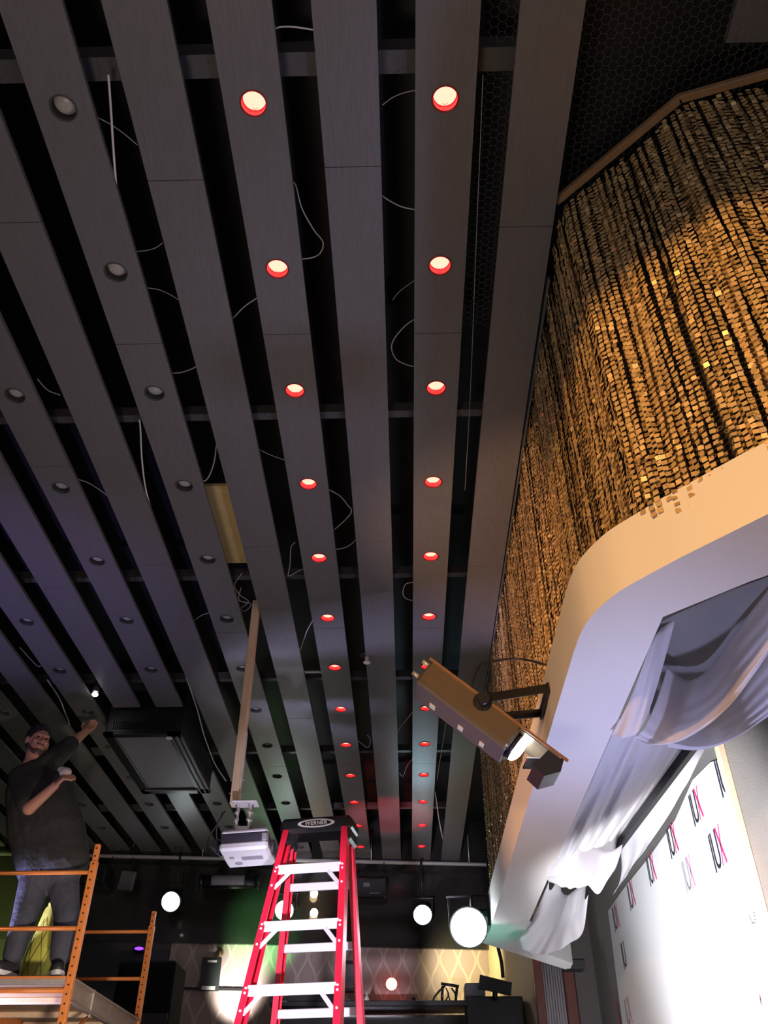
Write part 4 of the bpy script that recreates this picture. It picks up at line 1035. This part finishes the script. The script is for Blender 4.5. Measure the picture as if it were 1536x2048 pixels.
# DJ booth
bt_ = Vector((-.30, 9.75, 0)); dj = thing('booth_counter', 'long black counter of the raised booth behind the ladder', 'counter', bt_)
za = onY(750, 2010, 9.75).z
MB().box((-.38, 9.75, za - .02), (1.95, .45, .05), bev=.006).build('worktop', 'black_plastic', dj)
MB().box((-.38, 9.90, za / 2 - .05), (1.90, .10, za - .05)).build('front_panel', 'header', dj)
struct(MB().box((-1, 10.0, 2.30), (6, 1.9, .1)).build('mezzanine_floor', 'dark_wall'), 'dark raised floor of the booth below the frame')
c = Vector((.40, 9.72, za)); t = thing('laptop_stand', 'empty black folding laptop stand on the booth counter', 'laptop stand', c)
pt = lambda x, y, Y=9.72: onY(x, y, Y)
for pts in ([(882, 1967), (918, 1973)], [(885, 1972), (884, 2006)], [(914, 1975), (911, 2006)]): MB().tube([pt(*p) for p in pts], .014, 8).build('arm', 'black_metal', t)
MB().tube(smooth_path([pt(890, 1972), pt(876, 1985), pt(868, 2003), pt(905, 2007), pt(911, 1990), pt(903, 1976)], 5), .010, 8).build('wire_loop', 'black_metal', t)
MB().tube(smooth_path([pt(892, 1976, 9.70), pt(897, 1990, 9.7), pt(890, 2004, 9.7), pt(900, 2003, 9.7), pt(896, 1988, 9.7)], 5), .007, 8).build('wire_loop', 'black_metal', t)
MB().box(pt(865, 2004), (.05, .08, .02)).build('foot', 'black_metal', t)
c = pt(992, 1972, 9.5); t = thing('monitor', 'black tilted monitor on the booth rack at the right', 'monitor', (c.x, 9.5, 3.1))
MB().extrude([pt(960, 1949, 9.5), pt(1024, 1965, 9.5), pt(1022, 1990, 9.5), pt(957, 1976, 9.5)], (0, .05, 0)).build('screen', 'black_plastic', t)
MB().tube([pt(990, 1975, 9.53), pt(990, 2000, 9.53)], .025, 8).build('stem', 'black_plastic', t)
a_, b_ = pt(930, 1985, 9.6), pt(1050, 2048, 9.6)
t = thing('equipment_rack', 'black equipment rack below the tilted monitor', 'rack', ((a_.x + b_.x) / 2, 9.75, 2.35))
MB().box(((a_.x + b_.x) / 2, 9.75, (2.35 + pt(990, 1992, 9.6).z) / 2), (b_.x - a_.x, .3, pt(990, 1992, 9.6).z - 2.35), bev=.01).build('case', 'black_plastic', t)
MB().box((a_.x + .10, 9.70, pt(945, 1980, 9.6).z), (.2, .25, .12), bev=.01).build('mixer', 'grey_plastic', t)
a_ = pt(995, 1893, 9.6); o = MB().tube(smooth_path([pt(996, 1895, 9.6), pt(1003, 1925, 9.6), pt(1006, 1955, 9.6)], 5), .018, 8).build('cable_bundle', 'wire_black'); tag(o, 'thick black cable bundle dropping behind the monitor', 'cable')
c = pt(733, 2010, 9.6); t = thing('pump_bottle', 'small clear pump bottle on the booth counter', 'bottle', (c.x, 9.62, za + .005))
MB().cyl((c.x, 9.62, za + .005), (c.x, 9.62, za + .06), .032, .014, 14).build('bottle_body', 'wire_white', t); MB().cyl((c.x, 9.62, za + .06), (c.x, 9.62, za + .10), .008, n=8).build('pump', 'wire_white', t)
c = pt(828, 2008, 9.65); t = thing('candle_glass', 'tiny dark glass on the booth counter under the red lamp', 'glass', (c.x, 9.65, za + .005)); MB().cyl((c.x, 9.65, za + .005), (c.x, 9.65, za + .05), .018, .022, 12).build('cup', 'black_plastic', t)
a_ = pt(605, 2003, 9.65); t = thing('turntable_case', 'black sloping equipment case on the counter seen through the ladder', 'case', (a_.x, 9.7, za))
MB().extrude([(a_.x - .2, 9.55, za + .005), (a_.x + .5, 9.55, za + .005), (a_.x + .45, 9.55, za + .04), (a_.x - .05, 9.55, za + .09), (a_.x - .12, 9.55, za + .08)], (0, .25, 0)).build('case_body', 'black_plastic', t)

# speaker stack and violet lamps in the dark left corner
a_, b_ = onY(245, 1905, 9.3), onY(338, 2048, 9.3)
t = thing('speaker_cabinet', 'big black loudspeaker cabinet left of the wallpaper', 'speaker', ((a_.x + b_.x) / 2, 9.5, 0))
MB().box(((a_.x + b_.x) / 2, 9.5, a_.z / 2 - .04), (.56, .5, a_.z - .08), bev=.02).build('cabinet', 'speaker_black', t)
MB().box(((a_.x + b_.x) / 2, 9.243, a_.z / 2 + .6), (.54, .012, 1.2)).build('grille', 'black_metal', t)
for px_, py_, lab in ((278, 1897, 'small violet lamp in the dark corner above the loudspeaker'), (314, 1931, 'fainter violet lamp beside the wallpaper edge')):
    d = ray(px_, py_); p0 = HP(0) + HN * .12; tt = (p0 - EYE).dot(HN) / d.dot(HN); c = EYE + d * tt
    t = thing('violet_lamp', lab, 'lamp', c); MB().ell(c, (.05, .03, .016)).build('lens', 'lens_violet', t); MB().box(c - HN * .06, (.13, .08, .05), bev=.008).build('housing', 'black_plastic', t)
